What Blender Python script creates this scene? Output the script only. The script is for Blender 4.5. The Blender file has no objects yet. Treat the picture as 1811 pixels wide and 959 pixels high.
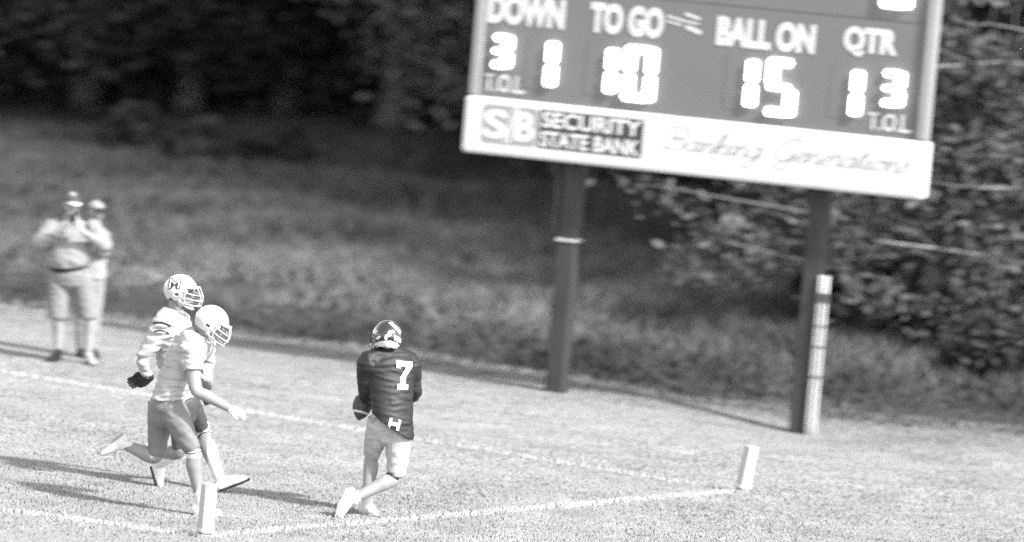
import bpy, bmesh, math, random
import numpy as np
from mathutils import Vector, Matrix, noise
from mathutils.bvhtree import BVHTree

random.seed(7)
RNG = np.random.default_rng(11)
scene = bpy.context.scene
COL = scene.collection

# ------------------------------------------------------------------ camera
PW, PH = 1811.0, 959.0            # photograph size in pixels
FPX, PITCH, ROLL, HC = 10000.0, 0.07521, math.radians(5.0), 6.0
_fw = np.array([0, math.cos(PITCH), -math.sin(PITCH)])
_r0 = np.array([1.0, 0, 0]); _u0 = np.cross(_r0, _fw)
_rt = math.cos(ROLL) * _r0 + math.sin(ROLL) * _u0
_up = -math.sin(ROLL) * _r0 + math.cos(ROLL) * _u0
cam_data = bpy.data.cameras.new('camera')
cam = bpy.data.objects.new('camera', cam_data)
COL.objects.link(cam)
cam.matrix_world = Matrix(((_rt[0], _up[0], -_fw[0], 0), (_rt[1], _up[1], -_fw[1], 0),
                           (_rt[2], _up[2], -_fw[2], HC), (0, 0, 0, 1)))
cam_data.sensor_width = 36.0
cam_data.lens = 36.0 * FPX / PW
cam_data.clip_start = 0.5
cam_data.clip_end = 5000.0
cam_data.dof.use_dof = True
cam_data.dof.focus_distance = 49.6
cam_data.dof.aperture_fstop = 1.1
cam_data.dof.aperture_ratio = 0.5
scene.camera = cam

# ------------------------------------------------------------------ sky, sun, exposure
SUN_AZ, SUN_EL = math.radians(38.0), math.radians(42.0)
sun_from = Vector((math.cos(SUN_AZ) * math.cos(SUN_EL), -math.sin(SUN_AZ) * math.cos(SUN_EL), math.sin(SUN_EL)))
world = bpy.data.worlds.new('World'); scene.world = world
world.use_nodes = True
wn = world.node_tree; wn.nodes.clear()
w_out = wn.nodes.new('ShaderNodeOutputWorld'); w_bg = wn.nodes.new('ShaderNodeBackground')
w_sky = wn.nodes.new('ShaderNodeTexSky'); w_sky.sky_type = 'NISHITA'; w_sky.sun_disc = False
w_sky.sun_elevation = SUN_EL
w_sky.sun_rotation = math.atan2(sun_from.x, sun_from.y)
w_bw = wn.nodes.new('ShaderNodeRGBToBW')          # black-and-white photograph
wn.links.new(w_sky.outputs[0], w_bw.inputs[0])
wn.links.new(w_bw.outputs[0], w_bg.inputs[0])
w_bg.inputs[1].default_value = 0.15
wn.links.new(w_bg.outputs[0], w_out.inputs[0])
sun_data = bpy.data.lights.new('sun', 'SUN')
sun_data.energy = 2.4; sun_data.angle = math.radians(4.0); sun_data.color = (1, 1, 1)
sun = bpy.data.objects.new('sun', sun_data); COL.objects.link(sun)
sun.rotation_euler = sun_from.to_track_quat('Z', 'Y').to_euler()
scene.view_settings.view_transform = 'Standard'
scene.view_settings.look = 'None'
scene.view_settings.gamma = 1.0
scene.view_settings.exposure = 2.1
scene.view_settings.use_curve_mapping = False
scene.cycles.max_bounces = 6
scene.cycles.use_denoising = False

# ------------------------------------------------------------------ pixel helpers
def ray(px, py):
    return _fw + _rt * (px - PW / 2) / FPX - _up * (py - PH / 2) / FPX

def P(px, py, Y):
    """point on the ray of a photo pixel at world depth Y"""
    d = ray(px, py)
    return np.array([0, 0, HC]) + d * (Y / d[1])

EDGE_X = np.array([-30., -12., -3.6, -1.25, 0.5, 2.24, 5.66, 14., 30.])
EDGE_Y = np.array([72., 70., 66.5, 65.5, 64.4, 62.9, 62.3, 62.3, 62.8])

def tz(x, y):
    """ground height"""
    x = np.asarray(x, float); y = np.asarray(y, float)
    d = y - np.interp(x, EDGE_X, EDGE_Y)
    z = -0.14 * np.exp(-((x - 3.4) ** 2 + (y - 61.5) ** 2) / 2.2)
    z = z - 0.28 * np.exp(-((d - 1.6) / 1.0) ** 2) * (1 / (1 + np.exp((x - 2.2) * 2.5)))
    z = z + 0.045 * np.clip(d - 2.5, 0, 60)
    z = z + 0.05 * np.sin(x * 0.9 + 1) * np.sin(y * 0.5) * np.clip((d - 2) / 6, 0, 1)
    return z

def G(px, py):
    """where the ray of a photo pixel meets the ground"""
    d = ray(px, py)
    t = 30.0
    for _ in range(200):
        p = np.array([0, 0, HC]) + d * t
        h = p[2] - float(tz(p[0], p[1]))
        if h < 0.002:
            break
        t += max(h * 3.0, 0.005)
    return p

# ------------------------------------------------------------------ materials
MATS = {}
def mat(name, v, rough=0.8, var=0.12, scale=6.0, bump=0.0, bscale=30.0, tint=False, spec=0.3,
        stretch=(1, 1, 1), emit=0.0, coat=0.0, metal=0.0, upright=0.0):
    if name in MATS:
        return MATS[name]
    m = bpy.data.materials.new(name); m.use_nodes = True
    nt = m.node_tree; b = nt.nodes['Principled BSDF']
    tc = nt.nodes.new('ShaderNodeTexCoord'); mp = nt.nodes.new('ShaderNodeMapping')
    mp.inputs['Scale'].default_value = stretch
    nt.links.new(tc.outputs['Object'], mp.inputs[0])
    n = nt.nodes.new('ShaderNodeTexNoise'); n.inputs['Scale'].default_value = scale
    n.inputs['Detail'].default_value = 5.0; n.inputs['Roughness'].default_value = 0.62
    nt.links.new(mp.outputs[0], n.inputs[0])
    mr = nt.nodes.new('ShaderNodeMapRange')
    mr.inputs[1].default_value = 0.25; mr.inputs[2].default_value = 0.75
    mr.inputs[3].default_value = v * (1 - var); mr.inputs[4].default_value = v * (1 + var)
    nt.links.new(n.outputs[0], mr.inputs[0])
    src = mr.outputs[0]
    if tint:
        at = nt.nodes.new('ShaderNodeAttribute'); at.attribute_name = 'tint'
        mu = nt.nodes.new('ShaderNodeMath'); mu.operation = 'MULTIPLY'
        nt.links.new(src, mu.inputs[0]); nt.links.new(at.outputs['Fac'], mu.inputs[1])
        src = mu.outputs[0]
    cc = nt.nodes.new('ShaderNodeCombineColor')
    for i in range(3):
        nt.links.new(src, cc.inputs[i])
    nt.links.new(cc.outputs[0], b.inputs['Base Color'])
    b.inputs['Roughness'].default_value = rough
    b.inputs['Specular IOR Level'].default_value = spec
    b.inputs['Metallic'].default_value = metal
    b.inputs['Coat Weight'].default_value = coat
    if emit:
        b.inputs['Emission Color'].default_value = (1, 1, 1, 1)
        b.inputs['Emission Strength'].default_value = emit
    if bump:
        n2 = nt.nodes.new('ShaderNodeTexNoise'); n2.inputs['Scale'].default_value = bscale
        n2.inputs['Detail'].default_value = 4.0
        nt.links.new(mp.outputs[0], n2.inputs[0])
        bp = nt.nodes.new('ShaderNodeBump'); bp.inputs['Strength'].default_value = bump
        bp.inputs['Distance'].default_value = 0.02
        nt.links.new(n2.outputs[0], bp.inputs['Height'])
        nt.links.new(bp.outputs[0], b.inputs['Normal'])
    if upright:
        ge = nt.nodes.new('ShaderNodeNewGeometry'); va = nt.nodes.new('ShaderNodeVectorMath'); va.operation = 'MULTIPLY_ADD'
        va.inputs[1].default_value = (1 - upright,) * 3; va.inputs[2].default_value = (0, 0, upright)
        vn = nt.nodes.new('ShaderNodeVectorMath'); vn.operation = 'NORMALIZE'
        nt.links.new(ge.outputs['Normal'], va.inputs[0]); nt.links.new(va.outputs[0], vn.inputs[0]); nt.links.new(vn.outputs[0], b.inputs['Normal'])
    MATS[name] = m
    return m

M_GRASS = mat('dry_turf_blades', 0.28, 0.9, 0.10, 0.8, tint=True, spec=0.0, upright=0.7)
M_PAINT = mat('painted_blades', 0.48, 0.8, 0.15, 3.0, tint=True, upright=0.6)
M_WEED = mat('weed_stalks', 0.085, 0.9, 0.25, 0.35, tint=True, spec=0.0, upright=0.6)
M_LEAF = mat('leaves', 0.040, 0.85, 0.25, 0.5, tint=True, spec=0.05, upright=0.3)
M_BARK = mat('bark', 0.10, 0.9, 0.3, 9.0, bump=0.6, bscale=25)
M_BRANCH = mat('pale_bark', 0.17, 0.9, 0.3, 9.0, bump=0.4, bscale=25)

def ground_material():
    m = bpy.data.materials.new('ground_soil_and_turf'); m.use_nodes = True
    nt = m.node_tree; b = nt.nodes['Principled BSDF']
    tc = nt.nodes.new('ShaderNodeTexCoord')
    at = nt.nodes.new('ShaderNodeAttribute'); at.attribute_name = 'rough_land'
    out = []
    for sc_, lo, hi in ((1.3, 0.16, 0.28), (0.6, 0.022, 0.07)):
        n = nt.nodes.new('ShaderNodeTexNoise'); n.inputs['Scale'].default_value = sc_
        n.inputs['Detail'].default_value = 8.0; n.inputs['Roughness'].default_value = 0.7
        nt.links.new(tc.outputs['Object'], n.inputs[0])
        mr = nt.nodes.new('ShaderNodeMapRange')
        mr.inputs[1].default_value = 0.25; mr.inputs[2].default_value = 0.75
        mr.inputs[3].default_value = lo; mr.inputs[4].default_value = hi
        nt.links.new(n.outputs[0], mr.inputs[0]); out.append(mr.outputs[0])
    mx = nt.nodes.new('ShaderNodeMix'); mx.data_type = 'FLOAT'
    nt.links.new(at.outputs['Fac'], mx.inputs[0])
    nt.links.new(out[0], mx.inputs[2]); nt.links.new(out[1], mx.inputs[3])
    cc = nt.nodes.new('ShaderNodeCombineColor')
    for i in range(3):
        nt.links.new(mx.outputs[0], cc.inputs[i])
    nt.links.new(cc.outputs[0], b.inputs['Base Color'])
    b.inputs['Roughness'].default_value = 0.95; b.inputs['Specular IOR Level'].default_value = 0.1
    n2 = nt.nodes.new('ShaderNodeTexNoise'); n2.inputs['Scale'].default_value = 35.0
    n2.inputs['Detail'].default_value = 6.0
    nt.links.new(tc.outputs['Object'], n2.inputs[0])
    bp = nt.nodes.new('ShaderNodeBump'); bp.inputs['Strength'].default_value = 0.8; bp.inputs['Distance'].default_value = 0.03
    nt.links.new(n2.outputs[0], bp.inputs['Height']); nt.links.new(bp.outputs[0], b.inputs['Normal'])
    return m

# ------------------------------------------------------------------ mesh helpers
def link(name, me, material=None, parent=None, smooth=False):
    o = bpy.data.objects.new(name, me); COL.objects.link(o)
    if material is not None:
        me.materials.clear(); me.materials.append(material)
    if parent is not None:
        o.parent = parent
    if smooth and len(me.polygons):
        me.polygons.foreach_set('use_smooth', np.ones(len(me.polygons), dtype=bool))
    return o

def mesh_from(name, V, F):
    me = bpy.data.meshes.new(name)
    me.from_pydata([tuple(map(float, v)) for v in V], [], [tuple(map(int, f)) for f in F])
    me.update()
    return me

def np_mesh(name, V, loops, npoly, size, tint=None):
    """fast mesh: npoly polygons of `size` corners each"""
    me = bpy.data.meshes.new(name)
    me.vertices.add(len(V)); me.vertices.foreach_set('co', V.astype(np.float32).ravel())
    me.loops.add(npoly * size); me.loops.foreach_set('vertex_index', loops.astype(np.int32).ravel())
    me.polygons.add(npoly)
    me.polygons.foreach_set('loop_start', np.arange(npoly, dtype=np.int32) * size)
    me.update(calc_edges=True)
    if tint is not None:
        a = me.attributes.new('tint', 'FLOAT', 'FACE'); a.data.foreach_set('value', tint.astype(np.float32))
    return me

def tag(o, label=None, cat=None, group=None, kind=None):
    if label: o['label'] = label
    if cat: o['category'] = cat
    if group: o['group'] = group
    if kind: o['kind'] = kind
    return o

def empty(name, loc):
    o = bpy.data.objects.new(name, None); COL.objects.link(o)
    o.location = tuple(map(float, loc)); o.empty_display_size = 0.2
    return o

_LAT = np.random.default_rng(77).uniform(-1, 1, (256, 256))
def vnoise(x, y, s, seed=0.0):
    """smooth 2-D value noise, about -1..1; s sets the frequency (wavelength about 3 / s metres)"""
    out = 0.0
    for o_, (k, a) in enumerate(((0.45, 1.0), (1.0, 0.5))):
        u = np.asarray(x, float) * s * k + seed * 13.7 + o_ * 31.3 + 500; v = np.asarray(y, float) * s * k + seed * 7.3 + 500
        iu, iv = np.floor(u).astype(int), np.floor(v).astype(int); fu, fv = u - iu, v - iv
        fu, fv = fu * fu * (3 - 2 * fu), fv * fv * (3 - 2 * fv)
        g = lambda a_, b_: _LAT[a_ % 256, b_ % 256]
        out = out + a * ((g(iu, iv) * (1 - fu) + g(iu + 1, iv) * fu) * (1 - fv) + (g(iu, iv + 1) * (1 - fu) + g(iu + 1, iv + 1) * fu) * fv)
    return out / 0.95

# ------------------------------------------------------------------ ground
def build_ground():
    xs = np.unique(np.concatenate([np.linspace(-1500, -40, 20), np.linspace(-40, -14, 27), np.arange(-14, 14.01, 0.4),
                                   np.linspace(14, 40, 27), np.linspace(40, 1500, 20)]))
    ys = np.unique(np.concatenate([np.linspace(-600, 0, 8), np.linspace(0, 42, 15), np.arange(42, 76, 0.4),
                                   np.arange(76, 112, 1.0), np.linspace(112, 200, 20), np.linspace(200, 2500, 20)]))
    X, Y = np.meshgrid(xs, ys); Z = tz(X, Y)
    V = np.stack([X.ravel(), Y.ravel(), Z.ravel()], 1)
    nx, ny = len(xs), len(ys)
    i = np.arange(ny - 1)[:, None] * nx + np.arange(nx - 1)[None]
    L = np.stack([i, i + 1, i + nx + 1, i + nx], -1).reshape(-1, 4)
    me = np_mesh('ground', V, L, len(L), 4)
    a = me.attributes.new('rough_land', 'FLOAT', 'POINT')
    d = V[:, 1] - np.interp(V[:, 0], EDGE_X, EDGE_Y)
    a.data.foreach_set('value', np.clip((d + 0.3) / 1.0, 0, 1).astype(np.float32))
    o = link('ground', me, ground_material(), smooth=True)
    tag(o, kind='structure')
build_ground()

def blades(n, xr, yr, hmin, hmax, w, lean, mask, tintf, seed, height_f=None):
    rg = np.random.default_rng(seed)
    x = rg.uniform(*xr, n); y = rg.uniform(*yr, n)
    k = mask(x, y, rg); x, y = x[k], y[k]; n = len(x)
    z = tz(x, y)
    h = rg.uniform(hmin, hmax, n)
    if height_f is not None:
        h = h * height_f(x, y)
    a = rg.uniform(0, 2 * np.pi, n); la = rg.uniform(0, 2 * np.pi, n); lm = rg.uniform(0, lean, n) * h
    ww = w * rg.uniform(0.6, 1.4, n)
    dx, dy = np.cos(a) * ww / 2, np.sin(a) * ww / 2
    b0 = np.stack([x - dx, y - dy, z - 0.01], 1); b1 = np.stack([x + dx, y + dy, z - 0.01], 1)
    tp = np.stack([x + np.cos(la) * lm, y + np.sin(la) * lm, z + h], 1)
    V = np.stack([b0, b1, tp], 1).reshape(-1, 3)
    return V, np.arange(3 * n), n, tintf(x, y, rg)

LP1, LP2, LP3 = G(1306, 870), G(360, 950), G(450, 731)
LP0 = G(0, 903)
def seg_dist(x, y, A, B):
    ab = (B - A)[:2]; L = np.hypot(*ab); t = ((x - A[0]) * ab[0] + (y - A[1]) * ab[1]) / L
    d = np.abs((x - A[0]) * ab[1] - (y - A[1]) * ab[0]) / L
    return d, t, L
LINES = [('sideline', LP1, LP2), ('goal_line', LP1, LP3 + (LP3 - LP1) * 2.2), ('end_line', LP2, LP0 + (LP0 - LP2) * 3.0)]
WEAR = {'sideline': 0.85, 'goal_line': 0.3, 'end_line': 0.85}
def line_mask(x, y):
    k = np.zeros(len(x), bool)
    for _, A, B in LINES:
        d, t, L = seg_dist(x, y, A, B); k |= (d < 0.05) & (t > -0.05) & (t < L)
    return k

def lawn_tint(x, y, rg):
    t = 1 + 0.10 * vnoise(x, y, 1.2, 1) + 0.15 * vnoise(x, y, 4.5, 2) + 0.16 * vnoise(x, y, 10.0, 3) - 0.35 * np.clip(vnoise(x, y, 6.0, 8) - 0.45, 0, 1)
    d = y - np.interp(x, EDGE_X, EDGE_Y)
    t *= 1 - 0.38 * np.clip((d + 4.5) / 4.5, 0, 1)          # longer, greener grass towards the rough
    return np.clip(t * rg.uniform(0.85, 1.15, len(x)), 0.2, 2)
def lawn_h(x, y):
    d = y - np.interp(x, EDGE_X, EDGE_Y)
    return 1 + 0.25 * vnoise(x, y, 2.2, 5) + 1.2 * np.clip((d + 2.0) / 3.0, 0, 1)
V, L, n, t = blades(760000, (-10.5, 10.5), (44, 67), 0.008, 0.020, 0.014, 1.6,
                    lambda x, y, rg: (y < np.interp(x, EDGE_X, EDGE_Y) + 0.8) & ~line_mask(x, y) & (np.abs(x) < y * 0.15 + 0.6), lawn_tint, 3, lawn_h)
o = link('field_grass', np_mesh('field_grass', V, L, n, 3, t), M_GRASS)
tag(o, 'short pale mown turf of the football field', 'grass', kind='stuff')
for nm, A, B in LINES:
    wear = WEAR[nm]
    def mk(x, y, rg, A=A, B=B, wear=wear):
        d, tt, LL = seg_dist(x, y, A, B)
        return (d < 0.05 + 0.012 * vnoise(x, y, 5, 4)) & (tt > -0.05) & (tt < LL) & (rg.uniform(0, 1, len(x)) < wear * (0.75 + 0.4 * vnoise(x, y, 2.5, 9)))
    lo = np.minimum(A, B) - 0.1; hi = np.maximum(A, B) + 0.1
    area = (hi[0] - lo[0]) * (hi[1] - lo[1])
    V, L, n, t = blades(int(min(900000, area * 6000)), (lo[0], hi[0]), (lo[1], hi[1]), 0.025, 0.05, 0.013, 0.8, mk,
                        lambda x, y, rg: rg.uniform(0.65, 1.1, len(x)), 21)
    o = link('painted_' + nm, np_mesh('painted_' + nm, V, L, n, 3, t), M_PAINT)
    tag(o, kind='structure')

# ------------------------------------------------------------------ rough bank behind the field
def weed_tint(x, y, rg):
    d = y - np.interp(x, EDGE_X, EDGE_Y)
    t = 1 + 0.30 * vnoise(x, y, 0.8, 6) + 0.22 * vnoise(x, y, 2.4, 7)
    t *= np.interp(d, [0, 1.0, 2.6, 4.5, 8, 14, 24, 34], [1.4, 0.55, 0.55, 1.3, 1.1, 0.8, 0.55, 0.45]) ** np.where(x < 3.0, 1.0, 0.35)  # the drop higher up the bank is floodlight falloff put into the weed colour
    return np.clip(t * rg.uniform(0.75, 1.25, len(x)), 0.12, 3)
def weed_h(x, y):
    d = y - np.interp(x, EDGE_X, EDGE_Y)
    return np.interp(d, [0, 1.2, 3, 8, 40], [0.5, 0.7, 1.0, 1.3, 2.0]) * (1 + 0.6 * vnoise(x, y, 0.8, 8))
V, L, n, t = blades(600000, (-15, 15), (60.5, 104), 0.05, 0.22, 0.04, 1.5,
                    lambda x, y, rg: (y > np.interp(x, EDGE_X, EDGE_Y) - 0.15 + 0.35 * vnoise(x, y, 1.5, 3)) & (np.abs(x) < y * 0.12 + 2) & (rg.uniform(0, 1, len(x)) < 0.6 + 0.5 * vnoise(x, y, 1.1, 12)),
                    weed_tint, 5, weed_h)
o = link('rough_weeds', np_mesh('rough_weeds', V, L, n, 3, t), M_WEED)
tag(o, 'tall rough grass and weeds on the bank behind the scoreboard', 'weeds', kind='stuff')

# ------------------------------------------------------------------ trees
def leaf_quads(C, size, tint, rg, flat=0.0):
    n = len(C)
    a = rg.normal(size=(n, 3)); a /= np.linalg.norm(a, axis=1)[:, None]
    b = rg.normal(size=(n, 3)); b[:, 2] += flat
    b -= a * (a * b).sum(1)[:, None]; b /= np.linalg.norm(b, axis=1)[:, None]
    s = size * rg.uniform(0.6, 1.4, n); l = s[:, None] * a * 0.62; w = s[:, None] * b * 0.36
    V = np.stack([C - l, C + w * 1.0 - l * 0.1, C + l, C - w + l * 0.1], 1).reshape(-1, 3)
    return V, np.arange(4 * n), n, tint

def tube(pts, rad, seg=8, n=4):
    V, F = loft(pts, [(r, r) for r in rad], None, n=n, seg=seg, cap='flat')
    return V, F

def catmull(A, n):
    A = np.asarray(A, float)
    if len(A) < 3:
        t = np.linspace(0, 1, n * (len(A) - 1) + 1)
        return A[0] + (A[-1] - A[0]) * t[:, None]
    Q = np.vstack([2 * A[0] - A[1], A, 2 * A[-1] - A[-2]]); out = []
    for i in range(1, len(Q) - 2):
        p0, p1, p2, p3 = Q[i - 1:i + 3]
        for k in range(n):
            t = k / n
            out.append(0.5 * (2 * p1 + (p2 - p0) * t + (2 * p0 - 5 * p1 + 4 * p2 - p3) * t * t + (3 * p1 - p0 - 3 * p2 + p3) * t ** 3))
    out.append(A[-1])
    return np.array(out)

def loft(pts, rad, side=None, n=5, seg=18, cap='round', nrm=None):
    """swept elliptical tube: rad = (half width along side, half depth)"""
    A = np.hstack([np.asarray(pts, float), np.asarray([r if hasattr(r, '__len__') else (r, r) for r in rad], float)])
    S = catmull(A, n); C = S[:, :3]; R = np.maximum(S[:, 3:5], 0.003)
    T = np.gradient(C, axis=0); T /= np.linalg.norm(T, axis=1)[:, None] + 1e-9
    if nrm is not None:
        m = len(C)
        for end, v in nrm.items():
            v = np.asarray(v, float); v /= np.linalg.norm(v); kk = 2 * n
            for j in range(kk):
                idx = m - 1 - j if end == 'end' else j
                if 0 <= idx < m:
                    w = 1 - j / kk; q = T[idx] * (1 - w) + v * w; T[idx] = q / np.linalg.norm(q)
    if side is None:
        side = np.array([1., 0.2, 0.1]) if abs(T[0][0]) < 0.8 else np.array([0.1, 1., 0.2])
    side = np.asarray(side, float)
    rings = []
    ang = np.linspace(0, 2 * np.pi, seg, endpoint=False)
    def ring(c, t, ra, rb):
        a = side - t * (side @ t)
        if np.linalg.norm(a) < 0.15:
            s2 = np.array([0.3, 0.5, 0.8]); a = s2 - t * (s2 @ t)
        a /= np.linalg.norm(a); b = np.cross(t, a)
        return c + np.cos(ang)[:, None] * a * ra + np.sin(ang)[:, None] * b * rb
    def capr(c, t, ra, rb, sgn):
        rr = min(ra, rb); o_ = []
        for th in (0.4, 0.8, 1.15, 1.4):
            o_.append(ring(c + t * sgn * rr * math.sin(th), t, ra * math.cos(th), rb * math.cos(th)))
        return o_
    if cap == 'round':
        rings += capr(C[0], T[0], R[0][0], R[0][1], -1)[::-1]
    for c, t, r in zip(C, T, R):
        rings.append(ring(c, t, r[0], r[1]))
    if cap == 'round':
        rings += capr(C[-1], T[-1], R[-1][0], R[-1][1], 1)
    V = np.vstack(rings); F = []; m = len(rings)
    for i in range(m - 1):
        for j in range(seg):
            j2 = (j + 1) % seg
            F.append((i * seg + j, i * seg + j2, (i + 1) * seg + j2, (i + 1) * seg + j))
    F.append(tuple(range(seg - 1, -1, -1))); F.append(tuple((m - 1) * seg + j for j in range(seg)))
    return V, F

def join(parts):
    VV, FF, k = [], [], 0
    for V, F in parts:
        VV.append(np.asarray(V, float)); FF += [tuple(i + k for i in f) for f in F]; k += len(V)
    return np.vstack(VV), FF

def make_tree(base, height, spread, nleaf, leaf, tint, seed, label, group=None, low=0.08, name='tree'):
    rg = np.random.default_rng(seed)
    root = empty(name, base)
    tr = []
    top = np.array([rg.normal() * 0.3, rg.normal() * 0.3, height * 0.8])
    tr.append(tube([(0, 0, -0.2), (0.05, 0.03, height * 0.25), top * 0.6, top], [height * 0.022 + 0.05, height * 0.018 + 0.03, height * 0.012, 0.02]))
    clumps = []
    for i in range(34):
        u = rg.uniform(low, 1.0); th = rg.uniform(0, 2 * np.pi)
        prof = spread * (0.55 + 0.45 * math.sin(min(1, u * 1.25) * math.pi * 0.8)) * (1.05 - 0.55 * u ** 3)
        rr = prof * math.sqrt(rg.uniform(0.15, 1.0))
        c = np.array([math.cos(th) * rr, math.sin(th) * rr, height * u])
        clumps.append(c)
        if i % 2 == 0:
            s = top * min(0.85, max(0.1, u * 0.8)); mid = (s + c) / 2 + np.array([0, 0, 0.15])
            tr.append(tube([s, mid, c], [0.05, 0.03, 0.01], seg=6))
    V, F = join(tr)
    link('trunk', mesh_from('trunk', V, F), M_BARK, root, True)
    cl = np.array(clumps); idx = rg.integers(0, len(cl), nleaf)
    cs = rg.uniform(0.5, 1.0, len(cl)) * spread * 0.30
    C = cl[idx] + rg.normal(size=(nleaf, 3)) * cs[idx][:, None] * np.array([1, 1, 0.7])
    C[:, 2] = np.maximum(C[:, 2], 0.03)
    ct = rg.uniform(0.65, 1.35, len(cl))
    V, L, n, t = leaf_quads(C, leaf, tint * ct[idx] * rg.uniform(0.6, 1.4, nleaf), rg, 0.5)
    link('crown', np_mesh('crown', V, L, n, 4, t), M_LEAF, root)
    tag(root, label, 'tree' if name != 'shrub' else 'shrub', group)
    return root

def at_ground(x, y):
    return (x, y, float(tz(x, y)))

TREES = [(-60, 205, 10, 3.4, 0.6, 'dark broad tree at the wood edge behind the photographer'),
         (150, 200, 11, 3.2, 0.42, 'blackish tall tree at the wood edge above the bystander'),
         (330, 215, 10, 3.0, 0.42, 'dark leafy tree at the wood edge above the upright player'),
         (500, 222, 10, 2.8, 0.55, 'dark tree at the wood edge above the lowered helmet'),
         (690, 262, 9, 2.6, 2.1, 'paler leafy tree beside the left end of the scoreboard'),
         (1150, 330, 4.5, 2.6, 1.8, 'leafy tree between the two scoreboard posts'),
         (1400, 350, 10, 3.0, 1.1, 'leafy tree beyond the right scoreboard post'),
         (1650, 390, 10, 3.2, 1.0, 'dark tree filling the gap right of the scoreboard'),
         (1880, 410, 10, 3.2, 1.0, 'dark tree behind the trunk of the branching tree')]
for i, (px, py, h, s, tn, lab) in enumerate(TREES):
    g_ = G(px, py)
    make_tree(at_ground(g_[0], g_[1]), h, s, 17000, 0.14, tn, 40 + i, lab, 'trees along the wood edge')
# the wood behind: one mass
rg = np.random.default_rng(99)
nW = 60000
C = np.stack([rg.uniform(-24, 24, nW), 96 - 0.35 * 0 + rg.gamma(2.0, 2.6, nW), np.zeros(nW)], 1)
topz = 11 + 2.0 * vnoise(C[:, 0], C[:, 1], 0.5, 3)
C[:, 2] = tz(C[:, 0], C[:, 1]) + topz * rg.uniform(0, 1, nW)
V, L, n, t = leaf_quads(C, 0.4, 0.4 * rg.uniform(0.5, 1.4, nW), rg, 0.5)
o = link('dark_wood', np_mesh('dark_wood', V, L, n, 4, t), M_LEAF)
tag(o, 'dark far wood closing the view behind the bank', 'woods', kind='stuff')

# unseen wood added on the right, its height shaped to shade the upper bank
rg = np.random.default_rng(123)
nF = 70000
C = np.stack([9.8 + rg.gamma(2.0, 2.4, nF), rg.uniform(69, 108, nF), np.zeros(nF)], 1)
C[:, 0] += np.clip((C[:, 1] - 84) * 0.09, 0, 3)
topz = np.interp(C[:, 1], [69, 72, 76, 108], [7, 19, 27, 29]) * (1 + 0.16 * vnoise(C[:, 0], C[:, 1], 0.9, 3))
C[:, 2] = tz(C[:, 0], C[:, 1]) + topz * rg.uniform(0, 1, nF) ** 0.9
V, L, n, t = leaf_quads(C, 0.5, 0.6 * rg.uniform(0.5, 1.4, nF), rg, 0.5)
o = link('added_shade_wood', np_mesh('added_shade_wood', V, L, n, 4, t), M_LEAF)
tag(o, 'unseen tall dark wood added right of the bank to shade its upper part', 'woods', kind='stuff')

def px_shrub(px, py, h, s, tn, seed, lab, nl=2600, leaf=0.14):
    g = G(px, py)
    make_tree(at_ground(g[0], g[1]), h, s, nl, leaf, tn, seed, lab, 'shrubs on the rough bank', 0.05, 'shrub')
px_shrub(240, 262, 0.55, 0.4, 0.6, 71, 'small dark round shrub on the bank beside the cap of the photographer')
px_shrub(345, 292, 0.6, 0.4, 0.6, 72, 'dark upright shrub on the bank above the logo helmet')
px_shrub(488, 300, 0.5, 0.45, 0.6, 73, 'low dark shrub on the bank nearest the left sign edge')
px_shrub(1745, 668, 0.6, 0.4, 0.8, 74, 'dark small shrub under the leafy branches right of the pipes')
px_shrub(1660, 610, 1.0, 0.9, 1.3, 75, 'bushy mid grey shrub at the foot of the branching tree', 4000)
px_shrub(1790, 590, 1.3, 0.9, 1.1, 76, 'large dark shrub beside the trunk of the branching tree', 4000)
px_shrub(1545, 580, 1.0, 0.9, 1.1, 77, 'pale loose shrub between the pipes and the bushy shrub', 3500)

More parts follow.
